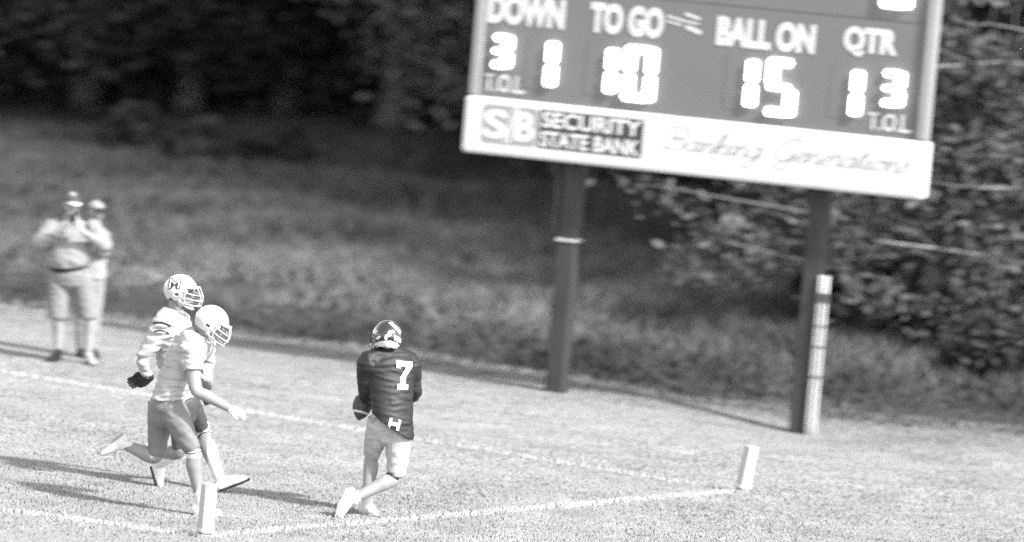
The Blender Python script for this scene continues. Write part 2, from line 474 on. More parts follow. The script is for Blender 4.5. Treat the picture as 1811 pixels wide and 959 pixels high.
def branching_tree():
    Y0 = 70.5
    base = at_ground(7.9, Y0)
    root = empty('branching_tree', base); B = np.array(base)
    rg = np.random.default_rng(5)
    trunk = tube([(0, 0, -0.2), (0.02, 0, 1.5), (-0.15, 0.1, 3.5), (-0.1, 0, 6.0), (0.1, 0, 8.3)], [0.2, 0.17, 0.14, 0.09, 0.03], seg=12)
    parts = [trunk]; pale = []
    ends = [(1545, 425, 68.8, 1), (1640, 118, 69.0, 1), (1195, 335, 69.4, 0), (1250, 420, 69.0, 0), (1375, 470, 69.3, 0), (1500, 215, 69.5, 1), (1690, 330, 68.9, 1),
            (1330, 370, 69.8, 0), (1590, 545, 69.2, 0), (1740, 40, 69.5, 0), (1400, 110, 70.0, 0), (1290, 60, 70.4, 0), (1700, -120, 70, 0), (1450, 395, 70.3, 0),
            (1500, -150, 70.2, 0), (1640, 260, 70.5, 0), (1760, 420, 69.0, 0), (1560, 330, 70.8, 0), (1770, 210, 69.3, 0), (1800, 540, 69.6, 0),
            (2050, 60, 69.8, 0), (2150, 300, 70.2, 0), (2250, -100, 70.8, 0), (2100, -250, 71.2, 0), (1850, -300, 71.4, 0), (2000, 450, 69.4, 0)]
    C = []; T = []
    for (px, py, Y, bare) in ends:
        e = P(px, py, Y) - B
        s = np.array([-0.08, 0.05, float(np.clip(e[2] - 0.35 * abs(e[0]) * 0.5, 0.9, 7.5))])
        m = (s + e) / 2 + rg.normal(size=3) * 0.12 + np.array([0, 0, 0.12])
        pts = np.array([s, m, e])
        (pale if bare else parts).append(tube(pts, [0.06, 0.035, 0.012], seg=7, n=6))
        S = catmull(pts, 12)
        tw = []
        for k in range(12):                       # twigs with leaves
            b = S[rg.integers(5, len(S))]; d = rg.normal(size=3) * np.array([0.5, 0.4, 0.35]); d[0] -= 0.2
            tip = b + d
            parts.append(tube([b, (b + tip) / 2 + rg.normal(size=3) * 0.04, tip], [0.012, 0.008, 0.004], seg=4, n=2))
            nl = rg.integers(26, 52)
            C.append(tip + rg.normal(size=(nl, 3)) * np.array([0.22, 0.2, 0.13])); T.append(np.full(nl, rg.uniform(0.9, 2.2)))
    # denser shaded inner crown, further back
    n2 = 16000
    cc = np.stack([rg.uniform(-4.4, 2.5, n2), rg.uniform(0.4, 2.4, n2), rg.uniform(0.4, 8.2, n2)], 1)
    keep = (cc[:, 0] > -1.5 - 2.8 * np.clip((cc[:, 2] - 0.9) / 2.0, 0, 1)) & (vnoise(cc[:, 0], cc[:, 2], 2.2, 4) > -0.35)
    C.append(cc[keep]); T.append(np.full(keep.sum(), 1.2))
    C = np.vstack(C); T = np.concatenate(T) * rg.uniform(0.7, 1.3, len(C))
    V, F = join(parts); link('trunk', mesh_from('trunk', V, F), M_BARK, root, True)
    for b in pale:
        link('bare_branch', mesh_from('bare_branch', *b), M_BRANCH, root, True)
    V, L, n, t = leaf_quads(C, 0.115, T, rg, 0.8)
    link('crown', np_mesh('crown', V, L, n, 4, t), M_LEAF, root)
    tag(root, 'broad leafy tree with pale bare branches reaching behind the scoreboard', 'tree')
branching_tree()

# ------------------------------------------------------------------ scoreboard
M_BOARD = mat('board_face_paint', 0.11, 0.55, 0.06, 2.0, bump=0.05, bscale=4)
M_RAIL = mat('board_rail_paint', 0.21, 0.5, 0.08, 3.0)
M_SEAM = mat('board_seam', 0.10, 0.6)
M_SIGN = mat('white_sign_plastic', 0.50, 0.35, 0.03, 2.0)
M_LETTER = mat('pale_vinyl_letters', 0.45, 0.5, 0.06, 5.0)
M_LIT = mat('lit_lamps', 0.8, 0.4, emit=1.3)
M_UNLIT = mat('unlit_lamps', 0.12, 0.6)
M_INK_GREY = mat('grey_sign_ink', 0.22, 0.5, 0.06)
M_INK_DARK = mat('dark_sign_ink', 0.035, 0.5, 0.1)
M_INK_SOFT = mat('soft_script_ink', 0.25, 0.5, 0.1)
M_POST = mat('weathered_steel_post', 0.03, 0.7, 0.35, 5.0, bump=0.3, bscale=20, stretch=(1, 1, 0.3))
M_COND = mat('pale_conduit_plastic', 0.36, 0.45, 0.15, 4.0, stretch=(1, 1, 0.4))
M_STRAP = mat('dark_strap', 0.05, 0.6)
M_GALV = mat('galvanised_clamp', 0.45, 0.4, 0.1, 10, metal=0.6)

YAW = math.radians(18)
BU = np.array([math.cos(YAW), -math.sin(YAW), 0.0]); BW = np.array([0, 0, 1.0])
BN = np.array([-math.sin(YAW), -math.cos(YAW), 0.0])          # towards the camera
BO = G(978, 694)

def BP(px, py, off=0.0):
    """photo pixel to (across, up) on the board plane, `off` metres in front of the posts"""
    d = ray(px, py); o_ = np.array([0, 0, HC]); c = BO + BN * off
    t = ((c - o_) @ BN) / (d @ BN); q = o_ + d * t - c
    return np.array([q @ BU, q @ BW])

def board_obj(name, V, F, m, parent, smooth=False):
    """V in board coordinates (across, up, out)"""
    V = np.asarray(V, float)
    Wd = V[:, :1] * BU + V[:, 1:2] * BW + V[:, 2:3] * BN
    return link(name, mesh_from(name, Wd, F), m, parent, smooth)

def box_vf(x0, x1, y0, y1, z0, z1):
    V = [(x0, y0, z0), (x1, y0, z0), (x1, y1, z0), (x0, y1, z0), (x0, y0, z1), (x1, y0, z1), (x1, y1, z1), (x0, y1, z1)]
    return np.array(V, float), [(3, 2, 1, 0), (4, 5, 6, 7), (0, 1, 5, 4), (1, 2, 6, 5), (2, 3, 7, 6), (3, 0, 4, 7)]

def prism(outline, z0, z1):
    n = len(outline); V = [(x, y, z0) for x, y in outline] + [(x, y, z1) for x, y in outline]
    F = [tuple(range(n - 1, -1, -1)), tuple(range(n, 2 * n))] + [(i, (i + 1) % n, n + (i + 1) % n, n + i) for i in range(n)]
    return np.array(V, float), F

def round_rect(x0, x1, y0, y1, r, k=5):
    o_ = []
    for cx, cy, a0 in ((x1 - r, y1 - r, 0), (x0 + r, y1 - r, 90), (x0 + r, y0 + r, 180), (x1 - r, y0 + r, 270)):
        for i in range(k + 1):
            a = math.radians(a0 + 90 * i / k); o_.append((cx + r * math.cos(a), cy + r * math.sin(a)))
    return o_

def bevelled_box(x0, x1, y0, y1, z0, z1, b):
    bm = bmesh.new(); V, F = box_vf(x0, x1, y0, y1, z0, z1)
    vs = [bm.verts.new(v) for v in V]
    for f in F: bm.faces.new([vs[i] for i in f])
    bmesh.ops.recalc_face_normals(bm, faces=bm.faces)
    bmesh.ops.bevel(bm, geom=list(bm.edges), offset=b, segments=3, affect='EDGES', profile=0.5)
    bm.verts.index_update()
    V = np.array([v.co[:] for v in bm.verts]); F = [tuple(v.index for v in f.verts) for f in bm.faces]; bm.free()
    return V, F

def text_vf(txt, x0, x1, y0, y1, z, depth=0.004, bold=0.0, shear=0.0, spacing=1.0):
    """text mesh stretched into a rectangle"""
    c = bpy.data.curves.new('t', 'FONT'); c.body = txt; c.extrude = 0.0
    c.offset = bold; c.shear = shear; c.space_character = spacing; c.resolution_u = 4
    t = bpy.data.objects.new('t', c); COL.objects.link(t)
    dg = bpy.context.evaluated_depsgraph_get(); me = bpy.data.meshes.new_from_object(t.evaluated_get(dg))
    V = np.array([v.co[:] for v in me.vertices]); F = [tuple(p.vertices) for p in me.polygons]
    bpy.data.objects.remove(t); bpy.data.curves.remove(c); bpy.data.meshes.remove(me)
    lo, hi = V.min(0), V.max(0)
    V[:, 0] = x0 + (V[:, 0] - lo[0]) / (hi[0] - lo[0]) * (x1 - x0)
    V[:, 1] = y0 + (V[:, 1] - lo[1]) / (hi[1] - lo[1]) * (y1 - y0)
    # extrude: front face, rim
    n = len(V); Vf = V.copy(); Vf[:, 2] = z + depth; Vb = V.copy(); Vb[:, 2] = z
    from collections import Counter
    E = Counter()
    for f in F:
        for i in range(len(f)):
            E[(f[i], f[(i + 1) % len(f)])] += 1
    rim = [(a, b, b + n, a + n)[::-1] for (a, b) in E if (b, a) not in E]
    return np.vstack([Vf, Vb]), F + rim

def build_scoreboard():
    root = empty('scoreboard', (BO[0], BO[1], float(tz(BO[0], BO[1]))))
    loc = np.array(root.location)
    bo = np.array(BO) - loc
    def add(name, VF, m, parent=root, smooth=False):
        V, F = VF
        V = np.asarray(V, float)
        Wd = V[:, :1] * BU + V[:, 1:2] * BW + V[:, 2:3] * BN + bo
        return link(name, mesh_from(name, Wd, F), m, parent, smooth)
    front = 0.32
    s0 = BP(815, 268, front); s1 = BP(1632, 356, front); s2 = BP(822, 166, front); s3 = BP(1638, 253, front)
    sx0, sx1 = (s0[0] + s2[0]) / 2, (s1[0] + s3[0]) / 2
    sy0, sy1 = (s0[1] + s1[1]) / 2, (s2[1] + s3[1]) / 2
    bx0 = BP(832, 150, 0.24)[0]; bx1 = BP(1648, 150, 0.24)[0]
    top = sy1 + 2.1
    bf = 0.24                                             # board face
    # cabinet
    add('cabinet', box_vf(bx0 + 0.02, bx1 - 0.02, sy1 + 0.004, top, 0.1, bf), M_BOARD)
    # rails at the sides, top
    rw = 0.11
    add('side_rail', bevelled_box(bx0, bx0 + rw, sy1 + 0.006, top + 0.02, 0.08, bf + 0.05, 0.02), M_RAIL)
    add('side_rail', bevelled_box(bx1 - rw, bx1, sy1 + 0.006, top + 0.02, 0.08, bf + 0.05, 0.02), M_RAIL)
    add('top_rail', bevelled_box(bx0 + rw + 0.003, bx1 - rw - 0.003, top - 0.1, top + 0.02, 0.08, bf + 0.05, 0.02), M_RAIL)
    yb = (BP(1240, 66, bf)[1] + 0.0)
    seam_y = BP(1560, 35, bf)[1]
    add('panel_seam', box_vf(bx0 + rw + 0.003, bx1 - rw - 0.003, seam_y, seam_y + 0.012, bf - 0.01, bf + 0.006), M_SEAM)
    # captions
    def caption(txt, a, b, bold=0.03, spacing=1.0):
        """a = photo pixel at lower left, b = upper right"""
        p = BP(*a, bf); q = BP(*b, bf)
        add('caption', text_vf(txt, p[0], q[0], p[1], q[1], bf + 0.002, 0.006, bold, 0, spacing), M_LETTER)
    caption('DOWN', (862, 40), (1001, 0), 0.055)
    caption('TO GO', (1042, 57), (1176, 15), 0.055)
    caption('BALL ON', (1266, 80), (1444, 44), 0.055)
    caption('QTR', (1490, 98), (1590, 54), 0.055)
    caption('T.O.L.', (855, 160), (930, 136), 0.02)
    caption('T.O.L.', (1534, 229), (1614, 205), 0.02)
    # small pale strokes between two captions
    p = BP(1178, 44, bf); q = BP(1238, 40, bf); h = 0.035
    strokes = []
    for (a, b, w) in (((1180, 28), (1212, 38), 0.022), ((1180, 37), (1206, 45), 0.02), ((1212, 24), (1238, 34), 0.03), ((1210, 37), (1236, 43), 0.02), ((1214, 47), (1240, 59), 0.045)):
        A = BP(*a, bf); B = BP(*b, bf); d = (B - A) / np.linalg.norm(B - A); nn = np.array([-d[1], d[0]]) * w / 2
        strokes.append(prism([tuple(A - nn), tuple(B - nn), tuple(B + nn), tuple(A + nn)], bf + 0.002, bf + 0.006))
    add('pale_mark', join(strokes), M_LETTER)
    # digits
    SEG = {'0': 'abcdef', '1': 'bc', '3': 'abgcd', '5': 'afgcd'}
    def digit(ch, ll, ur, full_w=None, thick=0.13):
        p = BP(*ll, bf); q = BP(*ur, bf)
        x0, y0, x1, y1 = p[0] + 0.012, p[1] + 0.012, q[0] - 0.012, q[1] - 0.012
        if ch == '1':
            x0 = x1 - full_w
        tk = thick
        bk = add('digit', box_vf(x0 - 0.03, x1 + 0.03, y0 - 0.03, y1 + 0.03, bf - 0.01, bf + 0.004), M_BOARD)
        ym = (y0 + y1) / 2; g = 0.013; c = 0.024
        def vert(xa, ya, yb2):
            return [(xa + c, ya + g), (xa + tk - c, ya + g), (xa + tk, ya + g + c), (xa + tk, yb2 - g - c), (xa + tk - c, yb2 - g), (xa + c, yb2 - g), (xa, yb2 - g - c), (xa, ya + g + c)]
        def horiz(yc, l=0.0, r=0.0, hh=None):
            hh = hh or tk * 0.5
            return [(x0 + l, yc), (x0 + l + c, yc - hh * 0.8), (x1 - r - c, yc - hh * 0.8), (x1 - r, yc), (x1 - r - c, yc + hh * 0.8), (x0 + l + c, yc + hh * 0.8)]
        shapes = {'a': horiz(y1 - tk * 0.42, 0.01, tk * 0.55), 'd': horiz(y0 + tk * 0.42, 0.01, tk * 0.55), 'g': horiz(ym, 0.01, tk * 0.55, tk * 0.4),
                  'b': vert(x1 - tk, ym, y1), 'c': vert(x1 - tk, y0, ym), 'f': vert(x0, ym, y1), 'e': vert(x0, y0, ym)}
        k = 0
        for sname in 'abcdefg':
            lit = sname in SEG[ch]
            z1 = bf + (0.045 + 0.0025 * k if lit else 0.007); k += 1
            if lit:
                add('segment', prism(shapes[sname], bf + 0.003, z1), M_LIT, bk)
    digit('3', (868, 122), (912, 60), thick=0.105)
    digit('1', (960, 156), (992, 71), 0.34, 0.125)
    digit('1', (1066, 168), (1098, 83), 0.34, 0.125)
    digit('0', (1099, 180), (1167, 82), thick=0.112)
    digit('1', (1314, 192), (1346, 103), 0.34, 0.125)
    digit('5', (1350, 206), (1416, 104), thick=0.12)
    digit('1', (1500, 208), (1532, 122), 0.34, 0.125)
    digit('3', (1556, 190), (1606, 124), thick=0.105)
    digit('0', (1556, 16), (1625, -85), thick=0.12)
    # sign below
    sign = add('sign_panel', bevelled_box(sx0, sx1, sy0, sy1, 0.02, front, 0.05), M_SIGN, smooth=False)
    def srect(a, b):
        p = BP(*a, front); q = BP(*b, front); return p[0], q[0], p[1], q[1]
    z = front + 0.002
    x0, x1, y0, y1 = srect((850, 249), (1140, 214))
    # logo tile
    lx = x0 + (x1 - x0) * 0.345
    add('logo_tile', prism(round_rect(x0, lx, y0 - 0.01, y1 + 0.01, 0.05), z, z + 0.003), M_INK_GREY, sign)
    add('name_tile', prism(round_rect(lx + 0.02, x1, y0 - 0.01, y1 + 0.01, 0.01), z, z + 0.003), M_INK_DARK, sign)
    w_ = lx - x0; hh = y1 - y0
    add('logo_letter', text_vf('S', x0 + 0.02, x0 + w_ * 0.46, y0 + hh * 0.1, y1 - hh * 0.1, z + 0.004, 0.003, 0.03), M_SIGN, sign)
    add('logo_letter', text_vf('B', x0 + w_ * 0.60, lx - 0.03, y0 + hh * 0.1, y1 - hh * 0.1, z + 0.004, 0.003, 0.03), M_SIGN, sign)
    for k in (0.40, 0.47):
        xs_ = x0 + w_ * k
        add('logo_slash', prism([(xs_, y0), (xs_ + 0.025, y0), (xs_ + 0.125, y1), (xs_ + 0.10, y1)], z + 0.008, z + 0.010), M_SIGN, sign)
    add('sponsor_name', text_vf('SECURITY', lx + 0.05, x1 - 0.03, y0 + hh * 0.55, y1 - hh * 0.02, z + 0.004, 0.003, 0.025), M_SIGN, sign)
    add('sponsor_name', text_vf('STATE BANK', lx + 0.05, x1 - 0.03, y0 + hh * 0.02, y0 + hh * 0.45, z + 0.004, 0.003, 0.025), M_SIGN, sign)
    # handwritten slogan
    GL = {'a': ([[(.9, .8), (.5, 1), (.1, .6), (.1, .2), (.4, 0), (.8, .3), (.9, 1), (.85, .2), (1., 0), (1.3, .3)]], 1.2),
          'n': ([[(0, .7), (.15, 1), (.2, 0), (.25, .5), (.6, 1), (.8, .8), (.8, .1), (1., 0), (1.2, .3)]], 1.1),
          'k': ([[(0, .3), (.4, 1.6), (.3, 2.), (.15, 1.6), (.15, 0)], [(.15, .4), (.6, 1), (.7, .7), (.2, .5), (.6, .05), (.9, 0), (1.1, .3)]], 1.0),
          'i': ([[(0, .4), (.2, 1), (.2, .15), (.4, 0), (.6, .3)], [(.25, 1.45), (.3, 1.55), (.35, 1.6)]], .55),
          'g': ([[(.9, .8), (.5, 1), (.1, .6), (.1, .2), (.4, 0), (.8, .3), (.9, 1), (.85, -.6), (.5, -1.1), (.1, -.8), (.6, -.2), (1.2, .3)]], 1.15),
          'e': ([[(0, .3), (.5, .5), (.7, .8), (.45, 1), (.15, .7), (.15, .2), (.45, 0), (.9, .3)]], .85),
          'r': ([[(0, .4), (.2, 1.1), (.3, .95), (.6, .95), (.55, .2), (.75, 0), (.95, .3)]], .9),
          't': ([[(0, .3), (.3, 1.7), (.25, .2), (.45, 0), (.7, .3)], [(0, 1.2), (.3, 1.22), (.6, 1.25)]], .65),
          'o': ([[(.5, 1), (.1, .7), (.1, .2), (.45, 0), (.8, .4), (.7, .9), (.5, 1), (.7, .8), (1.1, .9)]], 1.0),
          's': ([[(0, .3), (.4, 1.05), (.6, .5), (.5, .05), (.1, .05)]], .75),
          'B': ([[(.4, 1.9), (.35, 1), (.3, 0)], [(-.6, 1.7), (-.1, 2.1), (.4, 2.25), (1.2, 2), (1.2, 1.3), (.5, 1.1), (1.3, .9), (1.3, .15), (.5, 0), (-.2, .2)]], 1.6),
          'G': ([[(1.4, 1.7), (1.1, 2.2), (.2, 1.7), (-.1, .6), (.5, 0), (1.2, .4), (1.2, .9), (1.2, -.5), (.7, -.9), (.2, -.5), (.9, 0), (1.5, .3)]], 1.5),
          ' ': ([], 1.1)}
    strokes = []; x = 0.0
    for ch in 'Banking Generations':
        for s in GL[ch][0]:
            strokes.append(np.array([(x + a + 0.35 * b, b) for a, b in s]))
        x += GL[ch][1]
    allp = np.vstack(strokes); lo, hi = allp.min(0), allp.max(0)
    X0, X1, Y0_, Y1_ = srect((1175, 268), (1600, 262))
    p0 = BP(1172, 250, front); p1 = BP(1606, 300, front)
    sc_ = (p1[0] - p0[0]) / (hi[0] - lo[0])
    yc = (p0[1] + p1[1]) / 2 - 0.06
    rib = []
    for s in strokes:
        C = catmull(s, 6); C = (C - [lo[0], 0]) * sc_ * [1, 0.8] + [p0[0], yc]
        T = np.gradient(C, axis=0); T /= np.linalg.norm(T, axis=1)[:, None] + 1e-9
        Nn = np.stack([-T[:, 1], T[:, 0]], 1); wd = (0.005 + 0.010 * np.abs(T[:, 1]))[:, None] * 0.8
        A, B = C - Nn * wd, C + Nn * wd; m = len(C)
        V = np.vstack([np.hstack([A, np.full((m, 1), z + 0.002)]), np.hstack([B, np.full((m, 1), z + 0.002)])])
        rib.append((V, [(i, i + 1, m + i + 1, m + i) for i in range(m - 1)]))
    add('slogan', join(rib), M_INK_SOFT, sign)
    # posts
    pl = BP(978, 694, 0)[0]; pr = BP(1410, 769, 0)[0]
    for k, xc in enumerate((pl, pr)):
        foot = BO + BU * xc
        zf = float(tz(foot[0], foot[1])) - BO[2]
        bm = bevelled_box(xc - 0.11, xc + 0.11, zf - 0.3, top - 0.2, -0.22, 0.0, 0.025)
        post = add('post', bm, M_POST)
        if k == 0:
            yc_ = BP(1000, 425, 0)[1]
            add('clamp', bevelled_box(xc - 0.125, xc + 0.125, yc_ - 0.02, yc_ + 0.02, -0.235, 0.015, 0.008), M_GALV, post)
            add('conduit', join([tube([(xc - 0.15, yc_ + 0.02, 0.02), (xc - 0.15, sy0 - 0.02, 0.02)], [0.025, 0.025], seg=10)]), M_POST, post, True)
        else:
            ytop = BP(1446, 486, 0)[1]; gap0 = BP(1440, 525, 0)[1]; gap1 = BP(1440, 538, 0)[1]
            for j in range(3):
                xx = xc + 0.105 + 0.045 * j
                add('conduit', tube([(xx, zf - 0.1, 0.024 + 0.008 * (j == 1)), (xx, ytop, 0.024 + 0.008 * (j == 1))], [0.019, 0.019], seg=14, n=8), M_COND, post, True)
            for yy, hh2 in ((gap0, 0.05), (BP(1436, 612, 0)[1], 0.006), (BP(1432, 665, 0)[1], 0.007), (BP(1437, 575, 0)[1], 0.005)):
                add('strap', bevelled_box(xc + 0.08, xc + 0.222, yy - hh2, yy + hh2, -0.02, 0.052, 0.004), M_STRAP, post)
        # cross brackets holding the cabinet
        for yy in (sy0 + 0.25, top - 0.6):
            add('bracket', bevelled_box(xc - 0.16, xc + 0.16, yy - 0.05, yy + 0.05, 0.002, 0.098 if yy > sy1 else 0.018, 0.004), M_POST)
    tag(root, 'large football scoreboard on two dark posts with white sponsor sign and lit digits', 'scoreboard')
    return root
build_scoreboard()

# ------------------------------------------------------------------ pylons
M_PYLON = mat('pale_foam_pylon', 0.34, 0.7, 0.05, 8.0)
M_PYBASE = mat('pylon_base', 0.22, 0.7)
def pylon(px, py, lean, label):
    g = G(px, py); root = empty('pylon', (g[0], g[1], float(tz(g[0], g[1]))))
    h, w = 0.457, 0.056
    V, F = bevelled_box(-w * 1.15, w * 1.15, -w * 1.15, w * 1.15, -0.02, 0.03, 0.008)
    link('base', mesh_from('base', V, F), M_PYBASE, root)
    V, F = bevelled_box(-w, w, -w, w, 0.033, h, 0.016)
    Rm = np.array(Matrix.Rotation(lean[0], 3, 'Y') @ Matrix.Rotation(lean[1], 3, 'X') @ Matrix.Rotation(0.5, 3, 'Z'))
    b = link('column', mesh_from('column', V @ Rm.T, F), M_PYLON, root)
    V, F = bevelled_box(-w - 0.002, w + 0.002, -w - 0.002, w + 0.002, 0.05, 0.075, 0.004)
    link('band', mesh_from('band', V @ Rm.T, F), M_SIGN, b)
    tag(root, label, 'pylon', 'end zone corner pylons')
pylon(1312, 871, (math.radians(7), 0), 'pale foam corner pylon tilted where two painted lines meet before the scoreboard')
pylon(362, 950, (0.0, 0), 'upright pale foam corner pylon in front of the running players legs')

# ------------------------------------------------------------------ people
M_SKIN = mat('skin', 0.20, 0.55, 0.10, 12, spec=0.35)
M_SKIN_D = mat('skin_darker', 0.17, 0.55, 0.10, 12, spec=0.35)
M_SKIN_L = mat('skin_lighter', 0.24, 0.55, 0.08, 12, spec=0.35)
M_JERSEY_W = mat('white_jersey', 0.31, 0.75, 0.05, 6, bump=0.35, bscale=14, stretch=(1, 1, 2.2))
M_JERSEY_D = mat('dark_jersey', 0.010, 0.6, 0.15, 6, bump=0.35, bscale=14, stretch=(1, 1, 2.2), spec=0.4)
M_PANTS_L = mat('pale_pants', 0.33, 0.6, 0.05, 6, bump=0.2, bscale=16)
M_PANTS_G = mat('grey_pants', 0.14, 0.6, 0.08, 6, bump=0.2, bscale=16)
M_PANTS_D = mat('dark_pants', 0.05, 0.6, 0.1, 6, bump=0.2, bscale=16)
M_WHITE = mat('white_gear', 0.52, 0.5, 0.05, 8)
M_BLACK = mat('black_gear', 0.012, 0.5, 0.2, 10)
M_SHELL_W = mat('white_helmet_shell', 0.45, 0.18, 0.02, 4, coat=0.4, spec=0.5)
M_SHELL_D = mat('dark_helmet_shell', 0.022, 0.16, 0.1, 4, coat=0.6, spec=0.5)
M_CAGE = mat('grey_facemask', 0.38, 0.4, 0.05)
M_CAGE_D = mat('dark_facemask', 0.03, 0.4, 0.05)
M_SHIRT = mat('light_grey_shirt', 0.19, 0.85, 0.06, 5, bump=0.3, bscale=10)
M_SHIRT2 = mat('pale_jacket', 0.22, 0.85, 0.06, 5, bump=0.3, bscale=10)
M_SHORTS = mat('khaki_shorts', 0.16, 0.85, 0.06, 5, bump=0.25, bscale=10)
M_TROUS = mat('pale_trousers', 0.19, 0.85, 0.06, 5, bump=0.25, bscale=10)
M_HAIR = mat('dark_hair', 0.03, 0.7, 0.3, 40, bump=0.5, bscale=60)
M_BALL = mat('football_leather', 0.05, 0.5, 0.2, 30, bump=0.3, bscale=150)
M_DECAL = mat('grey_decal', 0.25, 0.5)

def solid(name, lofts, m, root, voxel=0.011, smooth=5, disp=0.0, dscale=(9, 9, 16), parent=None):
    """union of closed tubes turned into one continuous skin (world coordinates)"""
    V, F = join(lofts)
    V = V - np.array(root.location)
    me = mesh_from('tmp', V, F); t = bpy.data.objects.new('tmp', me); COL.objects.link(t)
    md = t.modifiers.new('r', 'REMESH'); md.mode = 'VOXEL'; md.voxel_size = voxel
    if smooth:
        ms = t.modifiers.new('s', 'SMOOTH'); ms.factor = 0.5; ms.iterations = smooth
    dg = bpy.context.evaluated_depsgraph_get()
    out = bpy.data.meshes.new_from_object(t.evaluated_get(dg)); out.name = name
    bpy.data.objects.remove(t); bpy.data.meshes.remove(me)
    if disp:
        n = len(out.vertices); co = np.zeros(n * 3, np.float32); out.vertices.foreach_get('co', co); co = co.reshape(-1, 3)
        no = np.zeros(n * 3, np.float32); out.vertices.foreach_get('normal', no); no = no.reshape(-1, 3)
        d = np.array([abs(noise.noise((c[0] * dscale[0] + 3, c[1] * dscale[1], c[2] * dscale[2]))) + 0.5 * noise.noise((c[0] * dscale[0] * 2.3, c[1] * dscale[1] * 2.3, c[2] * dscale[2] * 2.0)) for c in co])
        co = co - no * (d[:, None] * disp)
        out.vertices.foreach_set('co', co.astype(np.float32).ravel()); out.update()
    return link(name, out, m, parent or root, True)

def bvh_of(o):
    """surface of an object in root coordinates"""
    me = o.data
    return BVHTree.FromPolygons([v.co[:] for v in me.vertices], [p.vertices[:] for p in me.polygons])

def decal(name, VF2, O, R, U, D, bvh, m, parent, root, off=0.004, grid=0.012):
    """flat shape (x right, y up) laid on a surface by casting along D"""
    V, F = VF2
    bm = bmesh.new(); vs = [bm.verts.new((v[0], v[1], 0)) for v in V]
    for f in F:
        try: bm.faces.new([vs[i] for i in f])
        except ValueError: pass
    lo = np.min(np.asarray(V)[:, :2], 0); hi = np.max(np.asarray(V)[:, :2], 0)
    for ax in (0, 1):
        for c in np.arange(lo[ax] + grid, hi[ax], grid):
            co = [0, 0, 0]; co[ax] = c; no_ = [0, 0, 0]; no_[ax] = 1
            bmesh.ops.bisect_plane(bm, geom=bm.verts[:] + bm.edges[:] + bm.faces[:], plane_co=co, plane_no=no_)
    bmesh.ops.triangulate(bm, faces=bm.faces[:])
    D = np.asarray(D, float) / np.linalg.norm(D); miss = []
    for v in bm.verts:
        p = np.asarray(O, float) - np.array(root.location) + v.co.x * np.asarray(R) + v.co.y * np.asarray(U) - D * 0.6
        h = bvh.ray_cast(Vector(p), Vector(D), 3.0)
        if h[0] is None: miss.append(v); continue
        nn = h[1] if h[1].dot(Vector(D)) < 0 else -h[1]
        v.co = h[0] + nn * off * 0.5 - Vector(D) * off * 0.6
    bmesh.ops.delete(bm, geom=miss, context='VERTS')
    me = bpy.data.meshes.new(name); bm.to_mesh(me); bm.free()
    return link(name, me, m, parent, True)

def poly2(pts):
    return [(x, y, 0) for x, y in pts], [tuple(range(len(pts)))]

def oval2(cx, cy, a, b, rot=0.0, n=16):
    o_ = []
    for i in range(n):
        t = 2 * math.pi * i / n; x, y = a * math.cos(t), b * math.sin(t)
        o_.append((cx + x * math.cos(rot) - y * math.sin(rot), cy + x * math.sin(rot) + y * math.cos(rot)))
    return poly2(o_)

def unit(v):
    v = np.asarray(v, float); return v / np.linalg.norm(v)

def hand(w, d, pn, thumb_side, curl=0.5, k=1.0, fat=1.0):
    """hand from wrist w along d, palm normal pn (fingers curl towards it)"""
    d = unit(d); pn = np.asarray(pn, float); pn = unit(pn - d * (pn @ d)); s = np.cross(d, pn) * thumb_side
    L = []
    L.append(loft([w - d * .02, w + d * .03 * k, w + d * .085 * k], [(.026 * fat, .02 * fat), (.038 * k * fat, .017 * fat), (.042 * k * fat, .014 * fat)], s, n=3, seg=12))
    for i, (off, ln) in enumerate(((.034, .072), (.012, .082), (-.011, .076), (-.033, .060))):
        p = w + d * .085 * k + s * off * k; pts = [p - d * .02]; dd = d + s * off * 2.2; dd = unit(dd)
        for j, fr in enumerate((.45, .32, .25)):
            a = curl * (0.45 + 0.55 * j); dd = unit(dd * math.cos(a) + pn * math.sin(a)); p = p + dd * ln * fr * k; pts.append(p)
        L.append(loft(pts, [.0098 * fat, .0095 * fat, .0088 * fat, .007 * fat], None, n=3, seg=8))
    p = w + d * .03 * k + s * .03 * k
    L.append(loft([p - s * .012, p + d * .022 * k + s * .022 * k + pn * .006, p + d * .05 * k + s * .028 * k + pn * .02, p + d * .068 * k + s * .022 * k + pn * .032],
                  [.015 * fat, .0125 * fat, .010 * fat, .0075 * fat], None, n=3, seg=8))
    return L

